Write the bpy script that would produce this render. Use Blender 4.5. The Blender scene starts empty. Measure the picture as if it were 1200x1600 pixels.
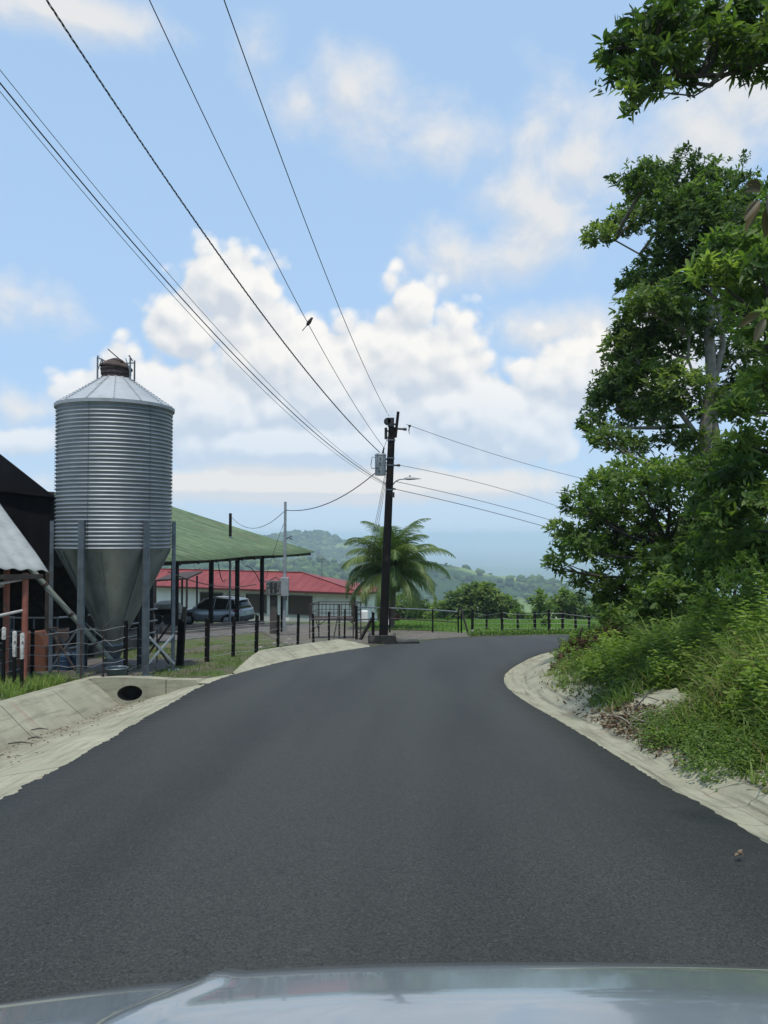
import bpy, math, random
import numpy as np
from mathutils import Vector, Matrix

# ------------------------------------------------------------------ camera, world, sun, exposure
SC = bpy.context.scene
COL = SC.collection
F = 1200.0                      # focal length in photograph pixels (1200 x 1600)
CAMZ = 1.6
PITCH = math.atan(35 / F)
cam_d = bpy.data.cameras.new("camera"); cam = bpy.data.objects.new("camera", cam_d); COL.objects.link(cam)
cam.location = (0, 0, CAMZ); cam.rotation_euler = (math.pi / 2 + PITCH, 0, 0)
cam_d.sensor_fit = 'VERTICAL'; cam_d.sensor_height = 32.0; cam_d.lens = 32.0 * F / 1600
cam_d.clip_start = 0.05; cam_d.clip_end = 200000
SC.camera = cam
SUN_EL, SUN_AZ = 71.0, 184.0      # degrees; azimuth measured from +Y towards +X
SUN_STR, SKY_STR, EXPOSURE = 3.0, 0.125, 0.13

SC.view_settings.view_transform = 'Standard'; SC.view_settings.look = 'None'
SC.view_settings.gamma = 1.0; SC.view_settings.exposure = EXPOSURE
SC.render.engine = 'CYCLES'
SC.cycles.use_denoising = True
SC.cycles.max_bounces = 6; SC.cycles.diffuse_bounces = 3; SC.cycles.glossy_bounces = 3
SC.cycles.transmission_bounces = 4; SC.cycles.volume_bounces = 2; SC.cycles.transparent_max_bounces = 8
SC.cycles.sample_clamp_indirect = 4.0
SC.cycles.use_adaptive_sampling = False

sun_d = bpy.data.lights.new("sun", 'SUN'); sun_d.energy = SUN_STR; sun_d.angle = math.radians(3.0)
sun_d.color = (1.0, 0.955, 0.88)
sun = bpy.data.objects.new("sun", sun_d); COL.objects.link(sun)
_e, _a = math.radians(SUN_EL), math.radians(SUN_AZ)
SUNDIR = Vector((math.cos(_e) * math.sin(_a), math.cos(_e) * math.cos(_a), math.sin(_e)))
sun.rotation_euler = SUNDIR.to_track_quat('Z', 'Y').to_euler()
sun.location = (0, 0, 40)


class NT:
    """small node-tree writer"""
    def __init__(s, tree): s.t = tree; s.n = tree.nodes; s.l = tree.links
    def new(s, typ, **kw):
        n = s.n.new(typ)
        for k, v in kw.items(): setattr(n, k, v)
        return n
    def put(s, sock, v):
        if hasattr(v, 'links') or isinstance(v, bpy.types.NodeSocket): s.l.new(v, sock)
        elif v is not None:
            if isinstance(v, (tuple, list)) and sock.type == 'RGBA' and len(v) == 3: v = (*v, 1)
            sock.default_value = v
    def math(s, op, a, b=None, c=None, clamp=False):
        n = s.new('ShaderNodeMath', operation=op, use_clamp=clamp)
        for i, v in enumerate((a, b, c)): s.put(n.inputs[i], v)
        return n.outputs[0]
    def vm(s, op, a, b=None, c=None, out=0):
        n = s.new('ShaderNodeVectorMath', operation=op)
        for i, v in enumerate((a, b, c)):
            if v is not None: s.put(n.inputs[i], v)
        return n.outputs['Value'] if out == 'v' else n.outputs[0]
    def noise(s, vec, scale, detail=3, rough=.5, dist=0, dim='3D'):
        n = s.new('ShaderNodeTexNoise', noise_dimensions=dim)
        if vec is not None: s.l.new(vec, n.inputs['Vector'])
        n.inputs['Scale'].default_value = scale; n.inputs['Detail'].default_value = detail
        n.inputs['Roughness'].default_value = rough; n.inputs['Distortion'].default_value = dist
        return n.outputs['Fac']
    def rng(s, v, a, b, c=0., d=1., smooth=False):
        n = s.new('ShaderNodeMapRange'); n.clamp = True
        if smooth: n.interpolation_type = 'SMOOTHSTEP'
        s.put(n.inputs[0], v)
        for i, x in enumerate((a, b, c, d)): n.inputs[1 + i].default_value = x
        return n.outputs[0]
    def mix(s, f, a, b, mode='MIX'):
        n = s.new('ShaderNodeMix', data_type='RGBA', blend_type=mode)
        s.put(n.inputs[0], f); s.put(n.inputs[6], a); s.put(n.inputs[7], b)
        return n.outputs[2]
    def bump(s, h, strength, dist, normal=None):
        n = s.new('ShaderNodeBump'); s.put(n.inputs['Height'], h)
        n.inputs['Strength'].default_value = strength; n.inputs['Distance'].default_value = dist
        if normal is not None: s.l.new(normal, n.inputs['Normal'])
        return n.outputs[0]


def build_world():
    w = bpy.data.worlds.new("World"); SC.world = w; w.use_nodes = True
    t = NT(w.node_tree); t.n.clear()
    out = t.new('ShaderNodeOutputWorld'); bg = t.new('ShaderNodeBackground'); bg.inputs[1].default_value = SKY_STR
    t.l.new(bg.outputs[0], out.inputs[0])
    sky = t.new('ShaderNodeTexSky', sky_type='NISHITA'); sky.sun_disc = False
    sky.sun_elevation = math.radians(SUN_EL); sky.sun_rotation = math.radians(SUN_AZ)
    sky.air_density = 1.0; sky.dust_density = 0.8; sky.ozone_density = 1.6
    g = t.new('ShaderNodeTexCoord').outputs['Generated']
    d = t.vm('NORMALIZE', g)
    # billows shared by both cloud kinds
    def clouds(off, lod):
        dd = t.vm('ADD', d, off) if off else d
        sep = t.new('ShaderNodeSeparateXYZ'); t.l.new(dd, sep.inputs[0])
        az = t.math('ARCTAN2', sep.outputs[0], sep.outputs[1]); el = t.math('ARCSINE', sep.outputs[2])
        comb = t.new('ShaderNodeCombineXYZ'); t.l.new(az, comb.inputs[0]); t.l.new(el, comb.inputs[1])
        v = comb.outputs[0]
        def field(blobs):
            acc = None
            for (px, py, rx, ry) in blobs:
                a = math.atan((px - 600) / F); e = math.atan((835 - py) / math.hypot(F, px - 600))
                ra, re = rx / F * math.cos(a) ** 2, ry / F * math.cos(a)
                q = t.vm('MULTIPLY_ADD', v, (1 / ra, 1 / re, 0), (-a / ra, -e / re, 0))
                L = t.vm('LENGTH', q, out='v')
                L = t.math('MULTIPLY_ADD', L, (rx + ry) / 200., -(rx + ry) / 200.)      # distance outside, roughly in units of 100 px
                acc = L if acc is None else t.math('SMOOTH_MIN', acc, L, .25)
            return t.math('MULTIPLY', acc, -1)
        fa = field(CUMULUS); fb = field(SOFT)
        n1 = t.noise(dd, 9., 2 if lod else 3, .55)
        vo = t.new('ShaderNodeTexVoronoi', feature='F1'); t.l.new(t.vm('ADD', dd, t.vm('SCALE', t.new('ShaderNodeCombineXYZ').outputs[0], None)) if 0 else dd, vo.inputs['Vector'])
        vo.inputs['Scale'].default_value = 24; vo.inputs['Detail'].default_value = 1.0; vo.inputs['Roughness'].default_value = .55
        pass
        n2 = t.noise(dd, 30., 5, .6)
        puff = t.math('SUBTRACT', .40, t.math('ADD', vo.outputs['Distance'], t.math('MULTIPLY_ADD', n2, .7, -.35)))
        A = t.math('ADD', fa, t.math('MULTIPLY_ADD', n1, 1.1, -.30))
        A = t.math('MULTIPLY_ADD', puff, .55, A)
        A = t.math('ADD', A, t.math('MULTIPLY_ADD', n2, .8, -.40))
        n3 = t.noise(dd, 9., 7, .58, .25)
        B = t.math('ADD', fb, t.math('MULTIPLY_ADD', n3, 2.6, -1.3))
        return A, B
    A0, B0 = clouds(None, 0)
    A1, B1 = clouds((.006, 0, .016), 1)
    ma = t.rng(A0, -.11, .20, 0, 1, True)
    mb = t.rng(B0, -.38, .80, 0, .86, True)
    # shading: where the cloud gets thicker towards the sun it is in its own shade
    lit = t.rng(t.math('SUBTRACT', A0, A1), -.30, .34, 0, 1)
    deep = t.rng(A0, .1, 1.6, 0, 1)
    ca = t.mix(lit, (4.7, 5.1, 5.6), (7.3, 7.15, 6.85))
    ca = t.mix(t.math('MULTIPLY', deep, .22), ca, (5.0, 5.3, 5.7))
    litb = t.rng(t.math('SUBTRACT', B0, B1), -.25, .25, 0, 1)
    cb = t.mix(litb, (5.1, 5.4, 5.8), (6.3, 6.2, 6.0))
    sepd = t.new('ShaderNodeSeparateXYZ'); t.l.new(d, sepd.inputs[0])
    # sky base: Nishita, tinted towards the pale tropical blue of the humid air
    base = t.mix(1.0, sky.outputs[0], (1.02, 1.22, 1.35), 'MULTIPLY')
    hz = t.rng(sepd.outputs[2], 0.0, .50, .92, .80)
    base = t.mix(hz, base, (3.35, 4.85, 6.8))
    lowh = t.rng(sepd.outputs[2], -.02, .20, 1, 0, True)
    base = t.mix(t.math('MULTIPLY', lowh, .62), base, (4.5, 5.5, 6.4))
    c = t.mix(mb, base, cb)
    ma2 = t.math('MULTIPLY', ma, t.rng(sepd.outputs[2], -.01, .22, .10, .97))
    c = t.mix(ma2, c, ca)
    t.l.new(c, bg.inputs[0])


CUMULUS = [(355, 445, 95, 70), (300, 520, 95, 65), (245, 590, 80, 50), (150, 612, 75, 28), (430, 560, 140, 85), (300, 640, 190, 75),
           (520, 610, 130, 110), (642, 490, 50, 55), (600, 560, 130, 75), (715, 560, 75, 62), (900, 590, 110, 70),
           (760, 660, 180, 70), (480, 700, 330, 45), (60, 690, 90, 22)]
SOFT = [(545, 122, 58, 40), (470, 150, 36, 24), (405, 72, 34, 26), (690, 200, 95, 58), (600, 212, 45, 24),
        (845, 185, 45, 52), (905, 250, 85, 62), (850, 330, 110, 78), (705, 385, 75, 42), (800, 392, 95, 38),
        (1110, 205, 85, 60), (1190, 130, 100, 70), (35, 465, 80, 40), (110, 5, 170, 30), (40, 640, 70, 28),
        (860, 520, 110, 40), (1050, 560, 120, 90), (500, 760, 420, 34), (1300, 500, 240, 180), (-200, 250, 200, 70),
        (300, -420, 220, 120), (900, -380, 300, 110), (-500, 550, 300, 120), (1900, 300, 500, 260)]
build_world()
SC.world.cycles.sampling_method = 'MANUAL'; SC.world.cycles.sample_map_resolution = 256

# ------------------------------------------------------------------ geometry helpers
_cp, _sp = math.cos(PITCH), math.sin(PITCH)
def at(px, py, Y):
    """point at world depth Y seen at photograph pixel (px, py)"""
    dx, dz = (px - 600) / F, (800 - py) / F
    x, y, z = dx, _cp - dz * _sp, _sp + dz * _cp
    k = Y / y
    return Vector((x * k, Y, CAMZ + z * k))
K = 0.08
def gnd(px, py, h=0.0):
    """point of the sloping ground plane (raised by h) seen at a pixel"""
    dx, dz = (px - 600) / F, (800 - py) / F
    x, y, z = dx, _cp - dz * _sp, _sp + dz * _cp
    k = (h - CAMZ) / (z + K * y)
    return Vector((x * k, y * k, CAMZ + z * k))


def tag(o, label=None, cat=None, group=None, kind=None):
    if label: o['label'] = label
    if cat: o['category'] = cat
    if group: o['group'] = group
    if kind: o['kind'] = kind
    return o

def thing(name, label, cat, loc=(0, 0, 0), rotz=0, group=None):
    o = bpy.data.objects.new(name, None); COL.objects.link(o)
    o.empty_display_size = .2
    o.location = loc; o.rotation_euler = (0, 0, rotz)
    return tag(o, label, cat, group)

def copy_tree(o, parent=None):
    c = o.copy(); COL.objects.link(c); c.parent = parent
    for ch in list(o.children): copy_tree(ch, c)
    return c

def _offset(parent):
    v = Vector((0, 0, 0)); p = parent
    while p is not None:
        v += p.location; p = p.parent
    return v

class MB:
    def __init__(s): s.v = []; s.f = []
    def add(s, vs, fs):
        b = len(s.v); s.v += [tuple(v) for v in vs]; s.f += [tuple(b + i for i in f) for f in fs]; return s
    def box(s, c, size, rz=0, M=None):
        hx, hy, hz = size[0] / 2, size[1] / 2, size[2] / 2
        R = M if M is not None else Matrix.Rotation(rz, 3, 'Z')
        vs = [Vector(c) + R @ Vector((x * hx, y * hy, z * hz)) for x in (-1, 1) for y in (-1, 1) for z in (-1, 1)]
        return s.add(vs, [(0, 1, 3, 2), (4, 6, 7, 5), (0, 4, 5, 1), (2, 3, 7, 6), (0, 2, 6, 4), (1, 5, 7, 3)])
    def bar(s, a, b, w, h=None, up=(0, 0, 1)):
        """rectangular bar from a to b"""
        a, b = Vector(a), Vector(b); h = h or w; d = (b - a).normalized(); u = Vector(up)
        if abs(d.dot(u)) > .98: u = Vector((1, 0, 0))
        sx = d.cross(u).normalized(); sy = sx.cross(d)
        vs = [p + sx * (i * w / 2) + sy * (j * h / 2) for p in (a, b) for i, j in ((-1, -1), (1, -1), (1, 1), (-1, 1))]
        return s.add(vs, [(3, 2, 1, 0), (4, 5, 6, 7), (0, 1, 5, 4), (1, 2, 6, 5), (2, 3, 7, 6), (3, 0, 4, 7)])
    def tube(s, pts, r, n=8, cap=True):
        pts = [Vector(p) for p in pts]; m = len(pts)
        rs = list(r) if hasattr(r, '__len__') else [r] * m
        b = len(s.v); prev = None
        for i, p in enumerate(pts):
            d = (pts[min(i + 1, m - 1)] - pts[max(i - 1, 0)])
            d = d.normalized() if d.length > 1e-9 else Vector((0, 0, 1))
            if prev is None:
                u = Vector((0, 0, 1)) if abs(d.z) < .9 else Vector((1, 0, 0)); sx = d.cross(u).normalized()
            else:
                sx = (prev - d * prev.dot(d)); sx = sx.normalized() if sx.length > 1e-6 else d.orthogonal().normalized()
            prev = sx; sy = d.cross(sx)
            for k in range(n):
                a = 2 * math.pi * k / n; q = p + (sx * math.cos(a) + sy * math.sin(a)) * rs[i]
                s.v.append((q.x, q.y, q.z))
        for i in range(m - 1):
            for k in range(n):
                k2 = (k + 1) % n
                s.f.append((b + i * n + k, b + i * n + k2, b + (i + 1) * n + k2, b + (i + 1) * n + k))
        if cap:
            s.f.append(tuple(b + k for k in range(n))[::-1]); s.f.append(tuple(b + (m - 1) * n + k for k in range(n)))
        return s
    def lathe(s, prof, n, c=(0, 0, 0), close=False, axis='z', M=None):
        b = len(s.v); c = Vector(c)
        for (r, z) in prof:
            for k in range(n):
                a = 2 * math.pi * k / n
                q = Vector((r * math.cos(a), r * math.sin(a), z))
                if axis == 'y': q = Vector((q.x, z, q.y))
                if axis == 'x': q = Vector((z, q.x, q.y))
                if M is not None: q = M @ q
                q = q + c; s.v.append((q.x, q.y, q.z))
        for i in range(len(prof) - 1):
            for k in range(n):
                k2 = (k + 1) % n
                s.f.append((b + i * n + k, b + i * n + k2, b + (i + 1) * n + k2, b + (i + 1) * n + k))
        if close:
            s.f.append(tuple(b + k for k in range(n))[::-1]); s.f.append(tuple(b + (len(prof) - 1) * n + k for k in range(n)))
        return s
    def grid(s, rows):
        """rows of equal length joined into quads"""
        b = len(s.v); m = len(rows[0])
        for r in rows: s.v += [tuple(p) for p in r]
        for i in range(len(rows) - 1):
            for j in range(m - 1):
                s.f.append((b + i * m + j, b + i * m + j + 1, b + (i + 1) * m + j + 1, b + (i + 1) * m + j))
        return s
    def prism(s, poly, a, b):
        """polygon in plane (list of vectors) extruded by vector a->b offset"""
        off = Vector(b) - Vector(a); n = len(poly)
        vs = [Vector(p) for p in poly] + [Vector(p) + off for p in poly]
        return s.add(vs, [tuple(range(n))[::-1], tuple(range(n, 2 * n))] + [(i, (i + 1) % n, n + (i + 1) % n, n + i) for i in range(n)])
    def build(s, name, mat, parent=None, smooth=False, bevel=0):
        off = _offset(parent)
        me = bpy.data.meshes.new(name)
        me.from_pydata([(x - off.x, y - off.y, z - off.z) for x, y, z in s.v], [], s.f); me.update()
        if smooth:
            me.polygons.foreach_set('use_smooth', [True] * len(me.polygons))
            if smooth == 'auto': me.set_sharp_from_angle(angle=math.radians(35))
        me.materials.append(mat)
        o = bpy.data.objects.new(name, me); COL.objects.link(o); o.parent = parent
        if bevel:
            m = o.modifiers.new('bevel', 'BEVEL'); m.width = bevel; m.segments = 2; m.limit_method = 'ANGLE'
        return o

def mesh_np(name, V, Q, mat, parent=None, tint=None, smooth=False):
    off = _offset(parent)
    V = np.asarray(V, dtype=np.float32) - np.array([off.x, off.y, off.z], dtype=np.float32)
    Q = np.asarray(Q, dtype=np.int32)
    me = bpy.data.meshes.new(name)
    me.vertices.add(len(V)); me.vertices.foreach_set('co', V.ravel())
    me.loops.add(Q.size); me.loops.foreach_set('vertex_index', Q.ravel())
    me.polygons.add(len(Q)); me.polygons.foreach_set('loop_start', np.arange(0, Q.size, Q.shape[1], dtype=np.int32))
    if smooth: me.polygons.foreach_set('use_smooth', np.ones(len(Q), dtype=bool))
    me.update(calc_edges=True)
    if tint is not None:
        a = me.attributes.new('tint', 'FLOAT', 'POINT'); a.data.foreach_set('value', np.asarray(tint, dtype=np.float32))
    me.materials.append(mat)
    o = bpy.data.objects.new(name, me); COL.objects.link(o); o.parent = parent
    return o

# ---- numpy value noise
_perm = np.random.RandomState(7).rand(256, 256).astype(np.float64)
def vnoise(x, y):
    xi = np.floor(x).astype(int); yi = np.floor(y).astype(int); fx = x - xi; fy = y - yi
    fx = fx * fx * (3 - 2 * fx); fy = fy * fy * (3 - 2 * fy)
    g = lambda a, b: _perm[a % 256, b % 256]
    return (g(xi, yi) * (1 - fx) + g(xi + 1, yi) * fx) * (1 - fy) + (g(xi, yi + 1) * (1 - fx) + g(xi + 1, yi + 1) * fx) * fy - .5
def fbm(x, y, o=4):
    s = 0; a = 1.
    for i in range(o):
        s = s + a * vnoise(x * 2 ** i + 17.3 * i, y * 2 ** i + 9.1 * i); a *= .5
    return s

# ------------------------------------------------------------------ materials
def pmat(name):
    m = bpy.data.materials.new(name); m.use_nodes = True; t = NT(m.node_tree)
    return m, t, m.node_tree.nodes['Principled BSDF']
def surf(name, c1, c2, scale=4., rough=.7, metal=0., bump=0., bscale=None, detail=5, c3=None, s3=1.2, t3=(.55, .7), spec=None, stretch=None, rvar=0):
    m, t, p = pmat(name)
    co = t.new('ShaderNodeTexCoord').outputs['Object']
    cs = t.vm('MULTIPLY', co, stretch) if stretch else co
    n = t.noise(cs, scale, detail, .6)
    c = t.mix(t.rng(n, .3, .7), c1, c2)
    if c3 is not None:
        c = t.mix(t.rng(t.noise(cs, s3, 6, .65), t3[0], t3[1]), c, c3)
    t.l.new(c, p.inputs['Base Color'])
    p.inputs['Roughness'].default_value = rough; p.inputs['Metallic'].default_value = metal
    if rvar: t.l.new(t.rng(t.noise(cs, scale * 2, 4), .3, .7, rough - rvar, rough + rvar), p.inputs['Roughness'])
    if spec is not None: p.inputs['Specular IOR Level'].default_value = spec
    if bump: t.l.new(t.bump(t.noise(co, bscale or scale * 4, 4), bump, .02), p.inputs['Normal'])
    return m
def leafmat(name, dark, mid, light, trans=.45, rough=.5, spec=.25, brown=None):
    m, t, p = pmat(name)
    a = t.new('ShaderNodeAttribute'); a.attribute_name = 'tint'
    r = t.new('ShaderNodeValToRGB'); t.l.new(a.outputs['Fac'], r.inputs[0])
    e = r.color_ramp.elements
    e[0].position = 0; e[0].color = (*dark, 1); e[1].position = 1; e[1].color = (*light, 1)
    x = e.new(.55); x.color = (*mid, 1)
    if brown:
        x = e.new(.97); x.color = (*light, 1); e[-1].color = (*brown, 1)
    c = r.outputs[0]
    t.l.new(c, p.inputs['Base Color']); p.inputs['Roughness'].default_value = rough
    p.inputs['Specular IOR Level'].default_value = spec
    tr = t.new('ShaderNodeBsdfTranslucent'); t.l.new(t.mix(1., c, (1.5, 1.7, .7), 'MULTIPLY'), tr.inputs[0])
    mx = t.new('ShaderNodeMixShader'); mx.inputs[0].default_value = trans
    t.l.new(p.outputs[0], mx.inputs[1]); t.l.new(tr.outputs[0], mx.inputs[2])
    t.l.new(mx.outputs[0], m.node_tree.nodes['Material Output'].inputs[0])
    return m

M = {}
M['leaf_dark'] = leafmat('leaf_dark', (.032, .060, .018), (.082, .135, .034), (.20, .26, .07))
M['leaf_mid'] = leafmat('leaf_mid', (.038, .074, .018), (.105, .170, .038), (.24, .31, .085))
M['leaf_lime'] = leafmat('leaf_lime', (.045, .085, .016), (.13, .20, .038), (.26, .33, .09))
M['leaf_brown'] = leafmat('leaf_brown', (.03, .04, .015), (.075, .06, .028), (.13, .10, .045), .2)
M['dead'] = leafmat('dead_leaf', (.018, .010, .008), (.045, .025, .018), (.12, .07, .04), .1, .8, .1)
M['grass_tall'] = leafmat('tall_grass_blade', (.05, .085, .018), (.13, .20, .042), (.25, .31, .10), .40, .55, .2, (.26, .21, .11))
M['grass_short'] = leafmat('short_grass_blade', (.035, .06, .012), (.085, .13, .028), (.16, .20, .06), .3, .6, .2, (.28, .23, .13))
M['grass_lawn'] = leafmat('lawn_blade', (.06, .11, .02), (.10, .19, .03), (.15, .25, .05), .3, .6, .2)
M['palm'] = leafmat('palm_leaflet', (.04, .075, .018), (.10, .155, .038), (.22, .27, .09), .3, .45, .35, (.30, .28, .08))
M['bark'] = surf('bark', (.15, .135, .11), (.30, .27, .22), 6, .9, bump=.6, bscale=20)
M['bark_dark'] = surf('bark_dark', (.035, .03, .024), (.09, .075, .06), 6, .9, bump=.6, bscale=20)
M['palm_trunk'] = surf('palm_trunk', (.12, .09, .065), (.22, .17, .13), 5, .9, bump=.5, bscale=12, stretch=(1, 1, 6))
M['rachis'] = surf('frond_stem', (.16, .20, .08), (.28, .30, .14), 4, .5)
M['black_post'] = surf('tarred_post', (.004, .004, .004), (.018, .016, .015), 9, .9, spec=.1, bump=.4, c3=(.22, .20, .17), s3=14, t3=(.66, .8))
M['post_white'] = surf('whitewash', (.35, .34, .31), (.55, .54, .5), 20, .8, c3=(.06, .05, .05), s3=30, t3=(.5, .6))
M['wire'] = surf('fence_wire', (.26, .25, .24), (.42, .41, .40), 20, .5, .5)
M['cable'] = surf('power_cable', (.010, .011, .012), (.02, .02, .022), 20, .6)
M['cable_alu'] = surf('aluminium_cable', (.05, .055, .06), (.10, .105, .11), 20, .5, .4)
M['pole'] = surf('utility_pole', (.005, .005, .005), (.014, .012, .011), 5, .85, bump=.3, c3=(.035, .025, .022), s3=3, spec=.15)
M['grey_metal'] = surf('grey_enclosure', (.22, .24, .25), (.34, .36, .37), 5, .55, .2, c3=(.12, .10, .08), s3=6, t3=(.6, .75))
M['galv'] = surf('galvanised_steel', (.22, .235, .24), (.32, .335, .34), 2, .55, .6)
M['galv_leg'] = surf('galvanised_leg', (.10, .12, .14), (.20, .23, .25), 4, .5, .6, c3=(.12, .11, .10), s3=5)
M['galv_bright'] = surf('bright_galvanised_strap', (.5, .52, .54), (.65, .67, .70), 8, .4, .6)
M['hopper'] = surf('hopper_steel', (.20, .215, .21), (.34, .355, .34), 1.6, .42, .75, c3=(.16, .16, .145), s3=1.5, rvar=.1, stretch=(1, 1, .5))
M['roof_cone'] = surf('bin_roof_steel', (.34, .36, .37), (.43, .45, .46), 3, .65, .3, c3=(.30, .31, .30), s3=3)
M['rust'] = surf('rusty_steel', (.045, .032, .028), (.10, .065, .05), 12, .85, .2, bump=.4)
M['rust_dark'] = surf('dark_rusty_steel', (.03, .024, .022), (.09, .06, .05), 12, .8, .2, bump=.4)
M['bolt'] = surf('bolt_head', (.03, .035, .04), (.07, .075, .08), 30, .5, .6)
M['net'] = surf('black_shade_net', (.004, .004, .005), (.016, .016, .019), 1.3, .9, spec=.1, stretch=(1, 1, .4), bump=.15, bscale=3)
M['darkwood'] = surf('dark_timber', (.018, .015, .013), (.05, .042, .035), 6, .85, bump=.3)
M['tin_pale'] = surf('weathered_pale_sheet', (.22, .235, .23), (.34, .355, .345), 2.2, .7, .1, c3=(.15, .145, .125), s3=5, t3=(.6, .74), bump=.25, bscale=7)
M['redpipe'] = surf('red_oxide_pipe', (.22, .06, .04), (.34, .12, .08), 8, .7, c3=(.12, .09, .08), s3=9)
M['whitepipe'] = surf('pale_pipe', (.38, .37, .35), (.55, .53, .50), 10, .6)
M['auger'] = surf('auger_tube', (.22, .25, .21), (.36, .39, .33), 6, .55, .3)
M['blue'] = surf('blue_plastic', (.008, .035, .08), (.015, .055, .11), 6, .5)
M['orange'] = surf('rust_orange_sheet', (.10, .035, .018), (.18, .065, .032), 6, .85, c3=(.12, .05, .03), s3=6)
M['white_paint'] = surf('white_paint', (.62, .62, .58), (.72, .72, .68), 2, .6)
M['wall'] = surf('house_wall', (.76, .78, .69), (.84, .85, .78), .8, .8, c3=(.50, .52, .45), s3=.7)
M['roof_red'] = surf('red_roof', (.175, .026, .026), (.25, .044, .040), 1.2, .55, c3=(.22, .045, .04), s3=2.2, stretch=(1, 1, 1))
M['fascia'] = surf('fascia', (.06, .015, .015), (.10, .025, .022), 3, .6)
M['window'] = surf('window_glass', (.012, .012, .012), (.03, .028, .024), 2, .12)
M['curtain'] = surf('brown_window_blind', (.05, .035, .022), (.085, .06, .038), 3, .5, stretch=(10, 10, .2))
M['frame'] = surf('window_frame', (.10, .10, .10), (.16, .16, .16), 5, .5)
M['carpaint'] = surf('car_paint', (.38, .43, .47), (.42, .47, .51), 1, .28, .55)
M['tyre'] = surf('tyre', (.015, .015, .015), (.03, .03, .03), 20, .85)
M['rim'] = surf('wheel_rim', (.5, .52, .54), (.6, .62, .64), 5, .3, .8)
M['redlamp'] = surf('red_lens', (.35, .02, .02), (.45, .03, .03), 5, .2)
M['lamp_glass'] = surf('lamp_lens', (.6, .6, .6), (.7, .7, .7), 5, .15)
M['black_plastic'] = surf('black_plastic', (.012, .012, .013), (.025, .025, .027), 8, .55)
M['rock'] = surf('stone', (.16, .15, .13), (.36, .34, .30), 9, .9, bump=.4)
M['floor'] = surf('yard_concrete', (.07, .065, .058), (.15, .14, .125), 1.2, .85, c3=(.04, .038, .034), s3=.8)
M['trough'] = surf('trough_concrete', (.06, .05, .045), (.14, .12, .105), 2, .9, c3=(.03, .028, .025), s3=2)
M['post_conc'] = surf('stained_concrete_post', (.035, .03, .028), (.085, .07, .06), 4, .9)
M['box_dark'] = surf('mossy_dark_concrete', (.010, .010, .010), (.035, .035, .03), 4, .9, c3=(.10, .10, .08), s3=4)
M['bird'] = surf('bird_feathers', (.02, .018, .015), (.05, .042, .03), 30, .8)
M['litter'] = leafmat('leaf_litter', (.05, .03, .02), (.13, .085, .05), (.30, .25, .18), .1, .85, .1)
M['tank'] = surf('pale_tank', (.20, .19, .16), (.28, .26, .22), 3, .7)

def mat_asphalt():
    m, t, p = pmat('asphalt')
    co = t.new('ShaderNodeTexCoord').outputs['Object']
    big = t.noise(co, .35, 3, .55)
    lane = t.noise(t.vm('MULTIPLY', co, (1.1, .06, 1)), 1., 2, .5)
    grain = t.noise(co, 62., 4, .8); fine = t.noise(co, 160., 2, .7)
    v = t.new('ShaderNodeTexVoronoi'); t.l.new(co, v.inputs['Vector']); v.inputs['Scale'].default_value = 120
    sep = t.new('ShaderNodeSeparateColor'); t.l.new(v.outputs['Color'], sep.inputs[0])
    base = t.mix(t.rng(big, .3, .7), (.020, .0208, .0185), (.0275, .0285, .0255))
    base = t.mix(t.rng(lane, .40, .60, 0, .9), base, (.037, .038, .034))
    base = t.mix(t.rng(grain, .35, .70), t.mix(1., base, (.40, .40, .39), 'MULTIPLY'), t.mix(1., base, (1.75, 1.73, 1.68), 'MULTIPLY'))
    base = t.mix(t.rng(sep.outputs[0], .88, 1., 0, .35), base, (.12, .12, .115))
    base = t.mix(t.rng(sep.outputs[1], .93, .96, 0, .85), base, (.008, .008, .009))
    dust = t.rng(t.noise(co, 1.7, 6, .7), .60, .80, 0, .30)
    base = t.mix(dust, base, (.065, .064, .058))
    t.l.new(base, p.inputs['Base Color']); p.inputs['Roughness'].default_value = .68
    p.inputs['Specular IOR Level'].default_value = .38
    h = t.math('ADD', grain, t.math('MULTIPLY', fine, .5))
    t.l.new(t.bump(h, .55, .012), p.inputs['Normal'])
    return m
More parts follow.
